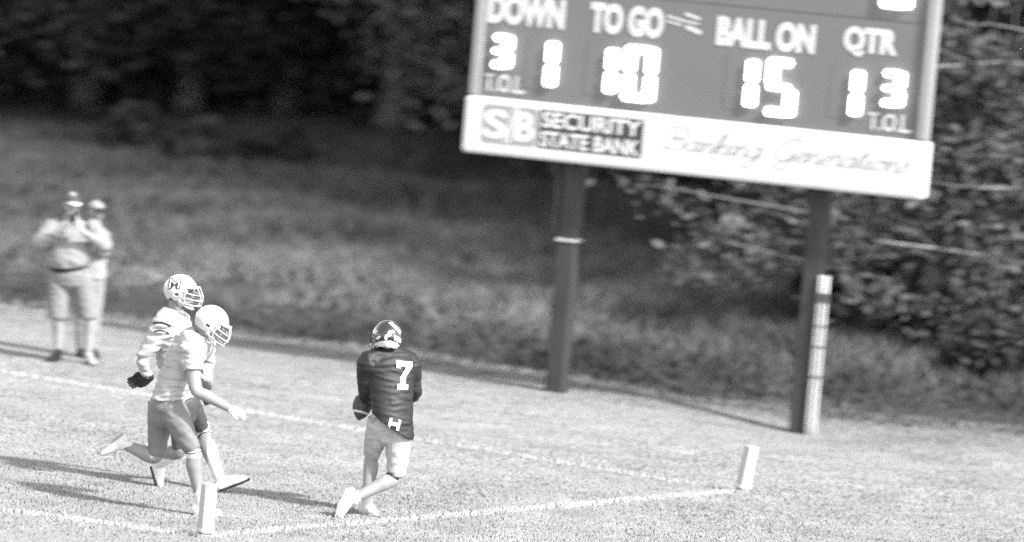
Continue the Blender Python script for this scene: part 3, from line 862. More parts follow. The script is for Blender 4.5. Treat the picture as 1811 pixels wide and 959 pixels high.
def shoe(root, heel, toe, ankle, m, sole_m, up=(0, 0, 1), w=0.046):
    heel, toe, ankle = map(lambda v: np.asarray(v, float), (heel, toe, ankle)); d = unit(toe - heel); up = unit(np.asarray(up, float) - d * (np.asarray(up) @ d)); s = np.cross(d, up)
    Ls = [loft([heel + up * .05, heel + d * .07 + up * .056, heel + (toe - heel) * .6 + up * .044, toe - d * .035 + up * .034], [(.041, .05), (.044, .053), (w + .008, .043), (.043, .03)], s, n=4, seg=14),
          loft([heel + d * .05 + up * .06, ankle + (ankle - heel) * .12], [.05, .05], s, n=3, seg=14)]
    o = solid('shoe', Ls, m, root, 0.008, 3)
    sole = [loft([heel + up * .008 - d * .005, heel + d * .09 + up * .006, heel + (toe - heel) * .62 + up * .006, toe + up * .012], [(.042, .013), (.041, .012), (w + .011, .013), (.036, .011)], s, n=4, seg=14)]
    solid('sole', sole, sole_m, root, 0.006, 1, parent=o)
    lc = [loft([heel + (toe - heel) * t - s * .03 + up * (.098 - .07 * t), heel + (toe - heel) * t + up * (.112 - .07 * t), heel + (toe - heel) * t + s * .03 + up * (.098 - .07 * t)], [.005] * 3, d, n=3, seg=6) for t in (.40, .48, .56, .64)]
    V, F = join(lc); link('laces', mesh_from('laces', V - np.array(root.location), F), M_DECAL, o, True)
    return o

def helmet(root, C, Fv, Uv, shell_m, cage_m, k=1.0, nape_m=None):
    """shell with a face opening, ear hole, chin flaps, facemask, chin strap"""
    Fv = unit(Fv); Uv = unit(np.asarray(Uv) - Fv * (np.asarray(Uv) @ Fv)); Rv = np.cross(Fv, Uv)
    C = np.asarray(C, float) - np.array(root.location)
    a, b, c = .139 * k, .116 * k, .132 * k
    nu, nv = 56, 40; V = []; keep = []
    for i in range(nv + 1):
        th = math.pi * i / nv
        for j in range(nu):
            ph = 2 * math.pi * j / nu
            f, r, u = math.sin(th) * math.cos(ph), math.sin(th) * math.sin(ph), math.cos(th)
            e = 1 + 0.05 * (abs(f * r) * 2) ** 2
            uu = u * c; ff = f * a * e; rr = r * b * e
            if u < -0.1: rr *= 1 - 0.10 * (-u - 0.1); ff *= (1.0 - 0.10 * (-u - .1)) if f > 0 else (1 - 0.16 * (-u - .1))
            V.append(C + Fv * ff + Rv * rr + Uv * uu); keep.append((f, r, u))
    F = []
    for i in range(nv):
        for j in range(nu):
            q = (i * nu + j, i * nu + (j + 1) % nu, (i + 1) * nu + (j + 1) % nu, (i + 1) * nu + j)
            f, r, u = np.mean([keep[x] for x in q], axis=0)
            if u < -0.80: continue
            if f < 0.05 and u < -0.66: continue
            if f > 0.30 and u < 0.26 and abs(r) < 0.80 - 0.25 * max(0, -u - 0.3): continue
            if abs(f + 0.02) < 0.11 and abs(u + 0.22) < 0.09 and abs(r) > 0.7: continue      # ear hole
            F.append(q)
    me = mesh_from('helmet', V, F)
    bm = bmesh.new(); bm.from_mesh(me); bmesh.ops.delete(bm, geom=[v for v in bm.verts if not v.link_faces], context='VERTS')
    bmesh.ops.remove_doubles(bm, verts=bm.verts, dist=1e-5); bmesh.ops.recalc_face_normals(bm, faces=bm.faces)
    bmesh.ops.solidify(bm, geom=bm.faces[:], thickness=0.012); bm.to_mesh(me); bm.free()
    o = link('helmet', me, shell_m, root, True)
    def q(f, r, u): return C + Fv * f * k + Rv * r * k + Uv * u * k
    bars = []
    for u, fr in ((-.012, .178), (-.055, .186), (-.098, .180)):
        bars.append(tube([q(.05, -.112, u + .01), q(.125, -.09, u), q(fr, -.035, u - .004), q(fr, .035, u - .004), q(.125, .09, u), q(.05, .112, u + .01)], [.0065] * 6, seg=7, n=4))
    for r in (-.035, .035):
        bars.append(tube([q(.145, r * 1.2, .045), q(.18, r, -.012), q(.187, r, -.055), q(.176, r, -.10)], [.006] * 4, seg=7, n=4))
    for r in (-.104, .104):
        bars.append(tube([q(.075, r, .03), q(.07, r * 1.02, -.05), q(.085, r * .95, -.10)], [.006] * 3, seg=7, n=4))
    Vb, Fb = join(bars); link('facemask', mesh_from('facemask', Vb, Fb), cage_m, o, True)
    st = [tube([q(.03, sg * .113, -.07), q(.08, sg * .085, -.115), q(.125, 0, -.135)], [.009, .009, .014], seg=6, n=4) for sg in (-1, 1)]
    Vb, Fb = join(st); link('chin_strap', mesh_from('chin_strap', Vb, Fb), M_WHITE, o, True)
    Vb, Fb = loft([q(.128, -.07, .040), q(.148, -.035, .046), q(.152, 0, .048), q(.148, .035, .046), q(.128, .07, .040)], [(.010, .006)] * 5, Uv, n=4, seg=10)
    link('brow_trim', mesh_from('brow_trim', Vb, Fb), M_WHITE if shell_m is M_SHELL_W else M_BLACK, o, True)
    return o, (lambda f, r, u: q(f, r, u) + np.array(root.location)), Fv, Rv, Uv

def head(C, Fv, Uv, k=1.0, ears=True):
    """skull, jaw, nose, brow, ears, mouth ridge"""
    Fv = unit(Fv); Uv = unit(np.asarray(Uv) - Fv * (np.asarray(Uv) @ Fv)); Rv = np.cross(Fv, Uv); C = np.asarray(C, float)
    q = lambda f, r, u: C + (Fv * f + Rv * r + Uv * u) * k
    L = [loft([q(-.02, 0, .095), q(-.015, 0, .05), q(-.005, 0, 0), q(.012, 0, -.055), q(.03, 0, -.095)], [(.045, .055), (.074, .088), (.074, .09), (.062, .075), (.036, .045)], Rv, n=4, seg=18),
         loft([q(.082, 0, .022), q(.102, 0, -.012), q(.108, 0, -.026)], [.009, .013, .015], Rv, n=3, seg=10),
         loft([q(.078, -.04, .028), q(.088, 0, .032), q(.078, .04, .028)], [.011] * 3, Uv, n=3, seg=8),
         loft([q(.078, -.022, -.055), q(.089, 0, -.056), q(.078, .022, -.055)], [.009] * 3, Uv, n=3, seg=8),
         loft([q(.07, -.01, -.098), q(.074, .01, -.098)], [.02, .02], Uv, n=2, seg=8)]
    if ears:
        for s in (-1, 1):
            L.append(loft([q(-.012, s * .076, .018), q(-.018, s * .083, 0), q(-.01, s * .077, -.03)], [(.012, .006), (.017, .007), (.009, .006)], Fv, n=3, seg=8))
    return L

def eyes(root, C, Fv, Uv, k=1.0):
    Fv = unit(Fv); Uv = unit(np.asarray(Uv) - Fv * (np.asarray(Uv) @ Fv)); Rv = np.cross(Fv, Uv); C = np.asarray(C, float) - np.array(root.location)
    for s in (-1, 1):
        c = C + (Fv * .083 + Rv * s * .032 + Uv * .008) * k
        V, F = loft([c - Rv * .008, c + Rv * .008], [.009, .009], Uv, n=2, seg=8)
        link('eye', mesh_from('eye', V, F), M_INK_DARK, root, True)

def person(label, Y, foot_px, group=None):
    g = P(*foot_px, Y); r = empty('person', (g[0], g[1], float(tz(g[0], g[1]))))
    tag(r, label, 'person', group)
    return r, (lambda px, py, dy=0.0: P(px, py, Y + dy))

def ground_fix(p, lift=0.0):
    p = np.array(p); p[2] = float(tz(p[0], p[1])) + lift; return p

# ---- ball carrier seen from behind, dark jersey
def ball_carrier():
    Y = G(652, 911)[1]
    r, J = person('player in dark jersey with number seven on the back, running with a ball', Y, (652, 911))
    side = unit((.9, .40, -.06)); fwd = unit((-.40, .9, 0))
    hc_ = J(684, 598, .02)
    ankL, toeL = J(649, 884, .02), ground_fix(J(668, 911, -.04), .0)
    heelL = ground_fix(J(640, 908, .06), .0)
    ankR = J(624, 883, -.22); heelR = J(612, 868, -.24); toeR = J(592, 916, -.36)
    hipL, hipR = J(672, 745, -.05), J(706, 752, .0)
    kneeL, kneeR = J(657, 806, .17), J(701, 842, -.02)
    shL, shR = J(652, 643, -.04), J(724, 646, .14)
    elL, elR = J(646, 694, .03), J(733, 697, .22)
    wrL, wrR = J(652, 722, .22), J(712, 712, .42)
    body = [loft([J(689, 742, -.02), J(690, 715, 0), J(688, 680, .03), J(686, 645, .04), J(685, 632, .04)], [(.16, .11), (.14, .10), (.17, .115), (.18, .10), (.08, .07)], side, n=4, seg=22),
            loft([J(685, 638, .04), hc_ + np.array([0, 0, -.06])], [.062, .058])]
    body += head(hc_, fwd + np.array([0, 0, -.1]), (0.03, 0, 1), ears=False)
    for hp, kn, an, c0 in ((hipL, kneeL, ankL, .0), (hipR, kneeR, ankR, .0)):
        m = (kn + an) / 2; back = unit(np.cross(np.cross(an - kn, fwd), an - kn)) * -1
        body.append(loft([hp, (hp + kn) / 2, kn, kn * .72 + an * .28 + back * .012, m + back * .008, an], [.088, .08, .06, .068, .058, .042], side))
    for sh, el, wr in ((shL, elL, wrL), (shR, elR, wrR)):
        body.append(loft([sh, (sh + el) / 2, el, el * .7 + wr * .3, wr], [.062, .056, .042, .044, .03], side))
    body += hand(wrL, J(645, 730, .30) - wrL, (-.2, -1, .2), 1, 0.9)
    body += hand(wrR, J(690, 705, .44) - wrR, (-.3, -.4, .6), -1, 0.5)
    solid('body', body, M_SKIN, r, 0.0085, 3)
    j = [loft([J(685, 618, .045), J(685, 625, .045), J(687, 640, .045), J(690, 672, .02), J(692, 706, -.02), J(695, 757, -.04)],
              [(.10, .085), (.19, .12), (.245, .155), (.225, .15), (.208, .15), (.235, .18)], side, n=6, seg=30, cap='flat',
              nrm={'end': unit(J(667, 800, 0) - J(702, 748, 0))}),
         loft([shL + (shR - shL) * .12, shL, (shL * .45 + elL * .55), elL, elL * .55 + wrL * .45], [.11, .112, .09, .066, .058], side, cap='flat'),
         loft([shR + (shL - shR) * .12, shR, (shR * .45 + elR * .55), elR, elR * .55 + wrR * .45], [.11, .108, .088, .066, .058], side, cap='flat')]
    j.append(loft([shL + np.array([0, 0, .035]), (shL + shR) / 2 + np.array([0, 0, .065]), shR + np.array([0, 0, .035])], [(.09, .10), (.11, .11), (.09, .10)], (0, 0, 1)))
    jer = solid('jersey', j, M_JERSEY_D, r, 0.010, 4, 0.014, (3.5, 3.5, 15))
    bv = bvh_of(jer)
    vd = unit(J(700, 680) - np.array([0, 0, HC]))
    Rr = unit(_rt); Uu = unit(_up)
    seven = [(-.10, .19), (.11, .19), (.11, .12), (.035, -.02), (.035, -.12), (.07, -.12), (.07, -.19), (-.07, -.19), (-.07, -.12), (-.035, -.12), (-.035, -.02), (.02, .08), (.02, .12), (-.04, .12), (-.04, .09), (-.10, .09)]
    sc7 = 50 / 200 / .38
    def bigger(pts, e):
        c = np.mean(pts, 0); return [(x + e * (1 if x > 0 else -1), y + e * (1 if y > .0 else -1)) for x, y in pts]
    s7 = [(x * sc7, y * sc7) for x, y in seven]
    O7 = J(713, 664, 0)
    cr, sr = math.cos(-.06), math.sin(-.06)
    R7, U7 = Rr * cr + Uu * sr, Uu * cr - Rr * sr
    n0 = decal('number_outline', poly2(bigger(s7, .018)), O7, R7, U7, vd, bv, M_BLACK, jer, r, 0.004)
    decal('number', poly2(s7), O7, R7, U7, vd, bv, M_WHITE, jer, r, 0.010)
    OH = J(697, 750, 0)
    mark = [(-.055, .05), (-.03, .055), (-.03, .018), (.03, .018), (.03, .055), (.055, .05), (.055, -.05), (.03, -.055), (.03, -.018), (-.03, -.018), (-.03, -.055), (-.055, -.05)]
    decal('chest_mark', poly2([(x * .9, y * .9) for x, y in mark]), OH, unit(Rr - Uu * .25), unit(Uu + Rr * .25), vd, bv, M_WHITE, jer, r, 0.014)
    pa = [loft([J(690, 725, -.02), J(689, 745, -.02), J(688, 768, 0)], [(.155, .12), (.172, .13), (.14, .105)], side),
          loft([hipL, (hipL + kneeL) / 2, kneeL + (kneeL - hipL) * .02], [.12, .106, .078], side, cap='flat'),
          loft([hipR, (hipR + kneeR) / 2, kneeR + (kneeR - hipR) * .02], [.125, .112, .08], side, cap='flat')]
    solid('pants', pa, M_PANTS_L, r, 0.010, 4, 0.014, (6, 6, 12))
    d_ = ankR - kneeR
    solid('knee_band', [loft([kneeR + d_ * .02, kneeR + d_ * .17], [.066, .066], side, cap='flat')], M_BLACK, r, 0.008, 2)
    for kn, an in ((kneeL, ankL), (kneeR, ankR)):
        solid('sock', [loft([an + (kn - an) * .20, an], [.048, .046], side, cap='flat')], M_WHITE, r, 0.008, 2)
    shoe(r, heelL, toeL, ankL, M_WHITE, M_DECAL); shoe(r, heelR, toeR, ankR, M_WHITE, M_DECAL, up=(1, -.2, .25))
    h, q, Fv, Rv, Uv = helmet(r, J(684, 598, .02) + np.array([0, 0, .012]), unit((-.30, .95, -.12)), (.05, .1, 1), M_SHELL_D, M_CAGE_D, 1.13)
    hb = bvh_of(h)
    vdh = vd
    O = J(684, 600, 0)
    px = 1 / 200.0
    def hp(name, pts, m=M_WHITE, off=.005):
        decal(name, poly2([((x - 684) * px, -(y - 600) * px) for x, y in pts]), O, Rr, Uu, vdh, hb, m, h, r, off, .008)
    hp('nape_bumper', [(660, 614), (664, 607), (674, 603), (690, 602), (702, 606), (709, 615), (708, 619), (700, 616), (686, 615), (672, 616), (664, 619)], off=.012)
    hp('stripe', [(687, 572), (692, 570), (701, 577), (709, 587), (707, 592), (699, 583)])
    hp('side_patch', [(696, 592), (709, 599), (708, 607), (697, 602)])
    for (cx, cy, a, b, rot) in ((664, 588, 4.8, 2.6, -.6), (669.5, 597.5, 4.8, 2.4, -.6), (683, 597, 2.8, 5.2, .1), (689, 590.5, 4, 5.6, .3)):
        V, F = oval2(cx, cy, a, b, rot); hp('paw_mark', [(v[0], v[1]) for v in V], M_WHITE)
    # football held against the ribs on the left
    bc = J(641, 716, .16); ax = unit((.15, .25, 1)); bl = empty('football', (bc[0], bc[1], bc[2] - .14)); bl_l = np.array(bl.location)
    tt = np.linspace(-1, 1, 13)
    V, F = loft([bc - bl_l + ax * .142 * t for t in tt], [max(.006, .086 * (1 - t * t) ** .75) for t in tt], (1, 0, 0), n=3, seg=24, cap='flat')
    lb = link('leather', mesh_from('leather', V, F), M_BALL, bl, True)
    for t in (-.52, .52):
        V, F = loft([bc - bl_l + ax * .142 * (t - .07), bc - bl_l + ax * .142 * (t + .07)], [.0875 * (1 - (t - .07) ** 2) ** .75, .0875 * (1 - (t + .07) ** 2) ** .75], (1, 0, 0), n=3, seg=24, cap='flat')
        link('stripe', mesh_from('stripe', V, F), M_WHITE, lb, True)
    tag(bl, 'dark football tucked under the left arm of the dark jersey player', 'football')
ball_carrier()

# ---- nearer runner in white, head down
def near_runner():
    Y = G(385, 913)[1]
    r, J = person('player in white jersey and grey pants sprinting with lowered white helmet', Y, (385, 913))
    side = unit((.12, -1, 0)); fwd = unit((1, .1, -.1))
    hipN, hipF = J(300, 716, -.09), J(286, 712, .09)
    kneeN, ankN = J(342, 798, -.12), J(352, 878, -.06)
    kneeF, ankF = J(277, 806, .12), J(217, 785, .20)
    heelN, toeN = ground_fix(J(346, 908, -.06)), ground_fix(J(392, 912, -.02))
    shN, shF = J(338, 618, -.19), J(360, 616, .17)
    elN, wrN = J(346, 690, -.30), J(405, 722, -.30)
    elF, wrF = J(368, 680, .30), J(366, 672, .12)
    hc_ = J(374, 572, -.02)
    body = [loft([J(293, 716, 0), J(300, 690, 0), J(315, 655, 0), J(338, 618, 0), J(350, 606, 0)], [(.15, .11), (.14, .105), (.165, .12), (.17, .105), (.075, .075)], side, n=4, seg=22),
            loft([J(344, 612, 0), hc_ + np.array([-.03, 0, -.05])], [.064, .06])]
    body += head(hc_, (1, .05, -.45), (.4, 0, 1), ears=False)
    for hp, kn, an in ((hipN, kneeN, ankN), (hipF, kneeF, ankF)):
        b = unit(np.cross(side, an - kn)) ; b = b if b @ fwd < 0 else -b
        body.append(loft([hp, (hp + kn) / 2, kn, kn * .72 + an * .28 + b * .014, (kn + an) / 2 + b * .01, an], [.09, .084, .06, .068, .058, .042], side))
    for sh, el, wr in ((shN, elN, wrN), (shF, elF, wrF)):
        body.append(loft([sh, (sh + el) / 2, el, el * .7 + wr * .3, wr], [.068, .066, .051, .053, .036], side))
    solid('body', body, M_SKIN, r, 0.009, 3)
    solid('glove', hand(wrN, J(440, 736, -.30) - wrN, (0, .6, -1), -1, 0.35, 1.05, 1.15), M_WHITE, r, 0.006, 2)
    solid('glove', hand(wrF, J(367, 655, .06) - wrF, (-.4, .5, 0), 1, 0.5, 1.05, 1.15), M_WHITE, r, 0.006, 2)
    solid('jersey', [loft([J(357, 592, 0), J(350, 599, 0), J(336, 615, 0), J(315, 655, 0), J(303, 690, 0), J(296, 709, 0)],
                          [(.09, .09), (.2, .13), (.24, .165), (.20, .15), (.185, .15), (.185, .155)], side, n=6, seg=30, cap='flat', nrm={'end': unit(J(290, 740) - J(297, 700))}),
                     loft([shN + np.array([0, 0, .03]), (shN + shF) / 2 + np.array([0, 0, .05]), shF + np.array([0, 0, .03])], [(.09, .10), (.10, .11), (.09, .10)], (0, 0, 1)),
                     loft([shN + (shF - shN) * .1, shN, shN * .45 + elN * .55], [.11, .118, .095], side, cap='flat'),
                     loft([shF + (shN - shF) * .1, shF, shF * .45 + elF * .55], [.1, .105, .086], side, cap='flat')], M_JERSEY_W, r, 0.010, 4, 0.034, (4, 4, 17))
    solid('pants', [loft([J(297, 702, 0), J(293, 718, 0), J(290, 735, 0)], [(.16, .13), (.17, .145), (.15, .12)], side),
                    loft([hipN, (hipN + kneeN) / 2, kneeN], [.132, .112, .074], side, cap='flat'),
                    loft([hipF, (hipF + kneeF) / 2, kneeF], [.125, .106, .074], side, cap='flat')], M_PANTS_G, r, 0.010, 4, 0.011, (6, 6, 10))
    for kn, an in ((kneeN, ankN), (kneeF, ankF)):
        d_ = an - kn
        b = solid('knee_sleeve', [loft([kn - d_ * .02, kn + d_ * .15], [.069, .064], side, cap='flat')], M_WHITE, r, 0.008, 2)
        solid('dark_band', [loft([kn - d_ * .005, kn + d_ * .02], [.072, .072], side, cap='flat')], M_BLACK, r, 0.006, 1, parent=b)
        solid('sock', [loft([an + (kn - an) * .3, an], [.05, .045], side, cap='flat')], M_WHITE, r, 0.008, 2)
    shoe(r, heelN, toeN, ankN, M_WHITE, M_DECAL)
    shoe(r, J(214, 768, .2), J(172, 800, .2), ankF, M_WHITE, M_DECAL, up=(.5, -.1, -.9))
    h, q, Fv, Rv, Uv = helmet(r, hc_ + np.array([0, 0, .012]), unit((1, -.10, -.55)), (.5, 0, 1), M_SHELL_W, M_CAGE, 1.1)
near_runner()

# ---- farther runner in white, upright
def far_runner():
    Y = G(398, 872)[1]
    r, J = person('upright player in white jersey with letter on white helmet and black glove trailing', Y, (398, 872))
    side = unit((.15, -1, 0)); fwd = unit((1, .15, 0))
    hipN, hipF = J(318, 712, -.08), J(332, 712, .10)
    kneeF, ankF = J(360, 764, .30), J(389, 848, .02)
    kneeN, ankN = J(318, 796, -.12), J(276, 822, .12)
    heelF, toeF = J(392, 868, .0), J(441, 850, .02)
    shN, shF = J(290, 573, -.19), J(318, 572, .18)
    elN, wrN = J(252, 634, -.22), J(262, 668, -.14)
    elF, wrF = J(335, 640, .30), J(352, 690, .30)
    hc_ = J(319, 516, 0)
    body = [loft([J(324, 716, 0), J(318, 690, 0), J(308, 645, 0), J(300, 582, 0), J(303, 562, 0)], [(.15, .11), (.135, .10), (.165, .12), (.175, .10), (.075, .07)], side, n=4, seg=22),
            loft([J(303, 580, 0), hc_ + np.array([-.03, 0, -.06])], [.062, .058])]
    body += head(hc_, (1, -.05, -.08), (.05, 0, 1), ears=False)
    for hp, kn, an in ((hipN, kneeN, ankN), (hipF, kneeF, ankF)):
        b = unit(np.cross(side, an - kn)); b = b if b @ fwd < 0 else -b
        body.append(loft([hp, (hp + kn) / 2, kn, kn * .72 + an * .28 + b * .014, (kn + an) / 2 + b * .01, an], [.09, .082, .06, .068, .058, .042], side))
    for sh, el, wr in ((shN, elN, wrN), (shF, elF, wrF)):
        body.append(loft([sh, (sh + el) / 2, el, el * .7 + wr * .3, wr], [.062, .056, .044, .045, .031], side))
    body_o = solid('body', body, M_SKIN_D, r, 0.009, 3)
    eyes(r, hc_, (1, -.05, -.08), (.05, 0, 1))
    solid('glove', hand(wrN, J(222, 680, -.12) - wrN, (-.1, -1, -.2), 1, 0.22, 1.12, 1.6), M_BLACK, r, 0.006, 2)
    solid('glove', hand(wrF, J(366, 706, .30) - wrF, (0, -.6, -.4), -1, 0.6, 1.05, 1.15), M_BLACK, r, 0.006, 2)
    jer = solid('jersey', [loft([J(308, 548, 0), J(305, 555, 0), J(301, 574, 0), J(304, 625, 0), J(312, 670, 0), J(322, 708, 0)],
                          [(.09, .085), (.19, .12), (.24, .16), (.21, .15), (.18, .14), (.18, .145)], side, n=6, seg=30, cap='flat'),
                     loft([shN + np.array([0, 0, .03]), (shN + shF) / 2 + np.array([0, 0, .05]), shF + np.array([0, 0, .03])], [(.09, .10), (.10, .11), (.09, .10)], (0, 0, 1)),
                     loft([shN + (shF - shN) * .1, shN, shN * .45 + elN * .55, elN, elN * .1 + wrN * .9], [.11, .115, .09, .066, .052], side, cap='flat'),
                     loft([shF + (shN - shF) * .1, shF, shF * .45 + elF * .55], [.1, .105, .086], side, cap='flat')], M_JERSEY_W, r, 0.010, 4, 0.028, (4, 4, 14))
    bv = bvh_of(jer); vd = unit(J(300, 560) - np.array([0, 0, HC])); Rr, Uu = unit(_rt), unit(_up)
    decal('shoulder_number', text_vf('1', -.02, .02, -.035, .035, 0, 0, .03), J(296, 553, 0), Rr, Uu, vd, bv, M_DECAL, jer, r, .005)
    for k, (o1, ln) in enumerate(((0, .16), (-.035, .15), (-.07, .13))):
        pts = [(-ln / 2, o1 - .012), (-ln / 4, o1 - .001), (0, o1 + .003), (ln / 4, o1 - .003), (ln / 2, o1 - .018), (ln / 2, o1 - .034), (ln / 4, o1 - .017), (0, o1 - .011), (-ln / 4, o1 - .015), (-ln / 2, o1 - .026)]
        decal('sleeve_stripe', poly2(pts), J(286, 570, 0), unit(Rr - .12 * Uu), Uu, vd, bv, (M_BLACK, M_DECAL, M_BLACK)[k], jer, r, .005)
    solid('pants', [loft([J(320, 700, 0), J(324, 716, 0), J(325, 735, 0)], [(.155, .12), (.165, .14), (.15, .115)], side),
                    loft([hipN, (hipN + kneeN) / 2, kneeN], [.115, .095, .068], side, cap='flat'),
                    loft([hipF, (hipF + kneeF) / 2, hipF * .15 + kneeF * .85], [.112, .095, .074], side, cap='flat')], M_PANTS_D, r, 0.010, 4, 0.005)
    d_ = ankF - kneeF
    b = solid('knee_pad', [loft([kneeF - d_ * .16, kneeF + d_ * .10], [.074, .068], side, cap='flat')], M_WHITE, r, 0.008, 2)
    for t in (-.08, .0, .075):
        solid('dark_band', [loft([kneeF + d_ * t, kneeF + d_ * (t + .018)], [.0765 - .03 * max(0, t), .0765 - .03 * max(0, t)], unit((1, -1, 0)), cap='flat', nrm={'end': d_ + np.array([0.03, .0, -.03])})], M_BLACK, r, 0.006, 1, parent=b)
    solid('sock', [loft([kneeF + d_ * .24, kneeF + d_ * .5, kneeF + d_ * .94], [.066, .064, .05], side, cap='flat')], M_WHITE, r, 0.008, 2)
    d2 = ankN - kneeN
    solid('sock', [loft([kneeN + d2 * .3, kneeN + d2 * .95], [.066, .05], side, cap='flat')], M_WHITE, r, 0.008, 2)
    shoe(r, heelF, toeF, ankF, M_WHITE, M_BLACK, up=(-.3, 0, 1))
    shoe(r, J(266, 828, .12), J(278, 866, .1), ankN, M_WHITE, M_BLACK, up=(1, 0, .6))
    h, q, Fv, Rv, Uv = helmet(r, hc_ + np.array([0, 0, .012]), unit((1, -.22, -.06)), (.06, 0, 1), M_SHELL_W, M_CAGE, 1.1)
    hb = bvh_of(h)
    O = J(309, 502, 0)
    decal('letter_outline', text_vf('M', -.062, .062, -.05, .05, 0, 0, .06, .15), O, Rr, Uu, vd, hb, M_INK_DARK, h, r, .004, .01)
    decal('letter', text_vf('M', -.052, .052, -.042, .042, 0, 0, .0, .15), O, Rr, Uu, vd, hb, M_CAGE, h, r, .010, .01)
    decal('feather_mark', poly2([(-.045, .03), (-.015, .045), (-.03, .02), (-.02, -.02), (-.05, -.04), (-.04, -.01)]), J(296, 503, 0), Rr, Uu, vd, hb, M_DECAL, h, r, .004, .01)
    for (cx, cy) in ((289, 528), (303, 530)):
        V, F = oval2(0, 0, .022, .009, -.55); decal('vent', (V, F), J(cx, cy, 0), Rr, Uu, vd, hb, M_BLACK, h, r, .004, .01)
far_runner()

# ---- photographer on the far side of the field
def photographer():
    Y = G(122, 641)[1]
    r, J = person('stout person in grey sweatshirt and shorts holding a phone up to the face', Y, (122, 641))
    side = unit((1, .05, 0)); fwd = unit((.15, -1, 0))
    hc_ = J(127, 362, .0)
    hipL, hipR = J(104, 490, 0), J(146, 492, 0)
    kneeL, kneeR = J(102, 566, -.03), J(158, 566, -.03); ankL, ankR = J(103, 622, .02), J(156, 628, 0)
    shL, shR = J(92, 402, 0), J(163, 404, 0); elL, elR = J(70, 432, -.12), J(186, 436, -.10)
    wrL, wrR = J(112, 408, -.33), J(146, 410, -.33)
    body = [loft([J(124, 488, 0), J(124, 465, 0), J(125, 425, .02), J(127, 400, .03), J(127, 388, .03)], [(.19, .16), (.21, .18), (.20, .15), (.19, .11), (.08, .07)], side, n=4, seg=22),
            loft([J(127, 396, .03), hc_ + np.array([0, .02, -.07])], [.065, .06])]
    body += head(hc_, fwd + np.array([.25, 0, -.2]), (0, 0, 1))
    for hp, kn, an in ((hipL, kneeL, ankL), (hipR, kneeR, ankR)):
        body.append(loft([hp, (hp + kn) / 2, kn, kn * .7 + an * .3 + np.array([0, .02, 0]), (kn + an) / 2 + np.array([0, .015, 0]), an], [.1, .09, .062, .067, .057, .042], side))
    for sh, el, wr in ((shL, elL, wrL), (shR, elR, wrR)):
        body.append(loft([sh, (sh + el) / 2, el, el * .6 + wr * .4, wr], [.068, .06, .048, .047, .032], side))
    body += hand(wrL, J(121, 392, -.36) - wrL, (.9, .3, 0), 1, .7) + hand(wrR, J(139, 393, -.36) - wrR, (-.9, .3, 0), -1, .7)
    solid('body', body, M_SKIN_L, r, 0.0085, 3); eyes(r, hc_, fwd + np.array([.25, 0, -.2]), (0, 0, 1))
    solid('sweatshirt', [loft([J(127, 390, .03), J(127, 397, .03), J(126, 412, .02), J(123, 440, -.02), J(121, 458, -.03), J(121, 469, -.02)],
                              [(.085, .08), (.2, .12), (.225, .165), (.24, .205), (.245, .215), (.22, .195)], side, n=5, seg=28, cap='flat'),
                         loft([shL + (shR - shL) * .1, shL, (shL + elL) / 2, elL, elL * .6 + wrL * .4, elL * .15 + wrL * .85], [.1, .105, .1, .085, .068, .046], side, cap='flat'),
                         loft([shR + (shL - shR) * .1, shR, (shR + elR) / 2, elR, elR * .6 + wrR * .4, elR * .15 + wrR * .85], [.1, .105, .1, .085, .068, .046], side, cap='flat')], M_SHIRT, r, 0.011, 4, 0.018, (7, 7, 10))
    solid('belt', [loft([J(122, 466, -.01), J(123, 474, 0)], [(.222, .19), (.218, .185)], side, cap='flat', seg=28)], M_BLACK, r, 0.010, 1)
    solid('shorts', [loft([J(123, 472, 0), J(124, 488, 0), J(124, 506, 0)], [(.212, .178), (.215, .18), (.18, .15)], side, cap='flat', seg=28),
                     loft([hipL, (hipL + kneeL) / 2, kneeL - (kneeL - hipL) * .02], [.125, .118, .11], side, cap='flat'),
                     loft([hipR, (hipR + kneeR) / 2, kneeR - (kneeR - hipR) * .02], [.125, .118, .11], side, cap='flat')], M_SHORTS, r, 0.011, 4, 0.010)
    for an, kn, hx, tx in ((ankL, kneeL, 106, 90), (ankR, kneeR, 152, 166)):
        solid('sock', [loft([an + (kn - an) * .22, an], [.05, .047], side, cap='flat')], M_INK_GREY, r, 0.008, 2)
        hl = ground_fix(an + np.array([0, .06, 0])); to = ground_fix(an + np.array([-.06 if tx < 120 else .08, -.19, 0]))
        shoe(r, hl, to, an, M_BLACK if tx < 120 else M_DECAL, M_INK_DARK)
    cap_on(r, hc_, fwd + np.array([.25, 0, -.2]), M_PANTS_D, M_SIGN)
    ph = J(129, 386, -.37); bl = empty('phone', (ph[0], ph[1], ph[2] - .075))
    V, F = bevelled_box(-.036, .036, -.005, .005, 0, .15, .004)
    cs = link('case', mesh_from('case', V, F), M_BLACK, bl)
    V, F = bevelled_box(-.033, -.008, -.0075, -.0052, .115, .145, .001)
    link('camera_bump', mesh_from('camera_bump', V, F), M_DECAL, cs)
    tag(bl, 'black phone held up in both hands of the stout person', 'phone')

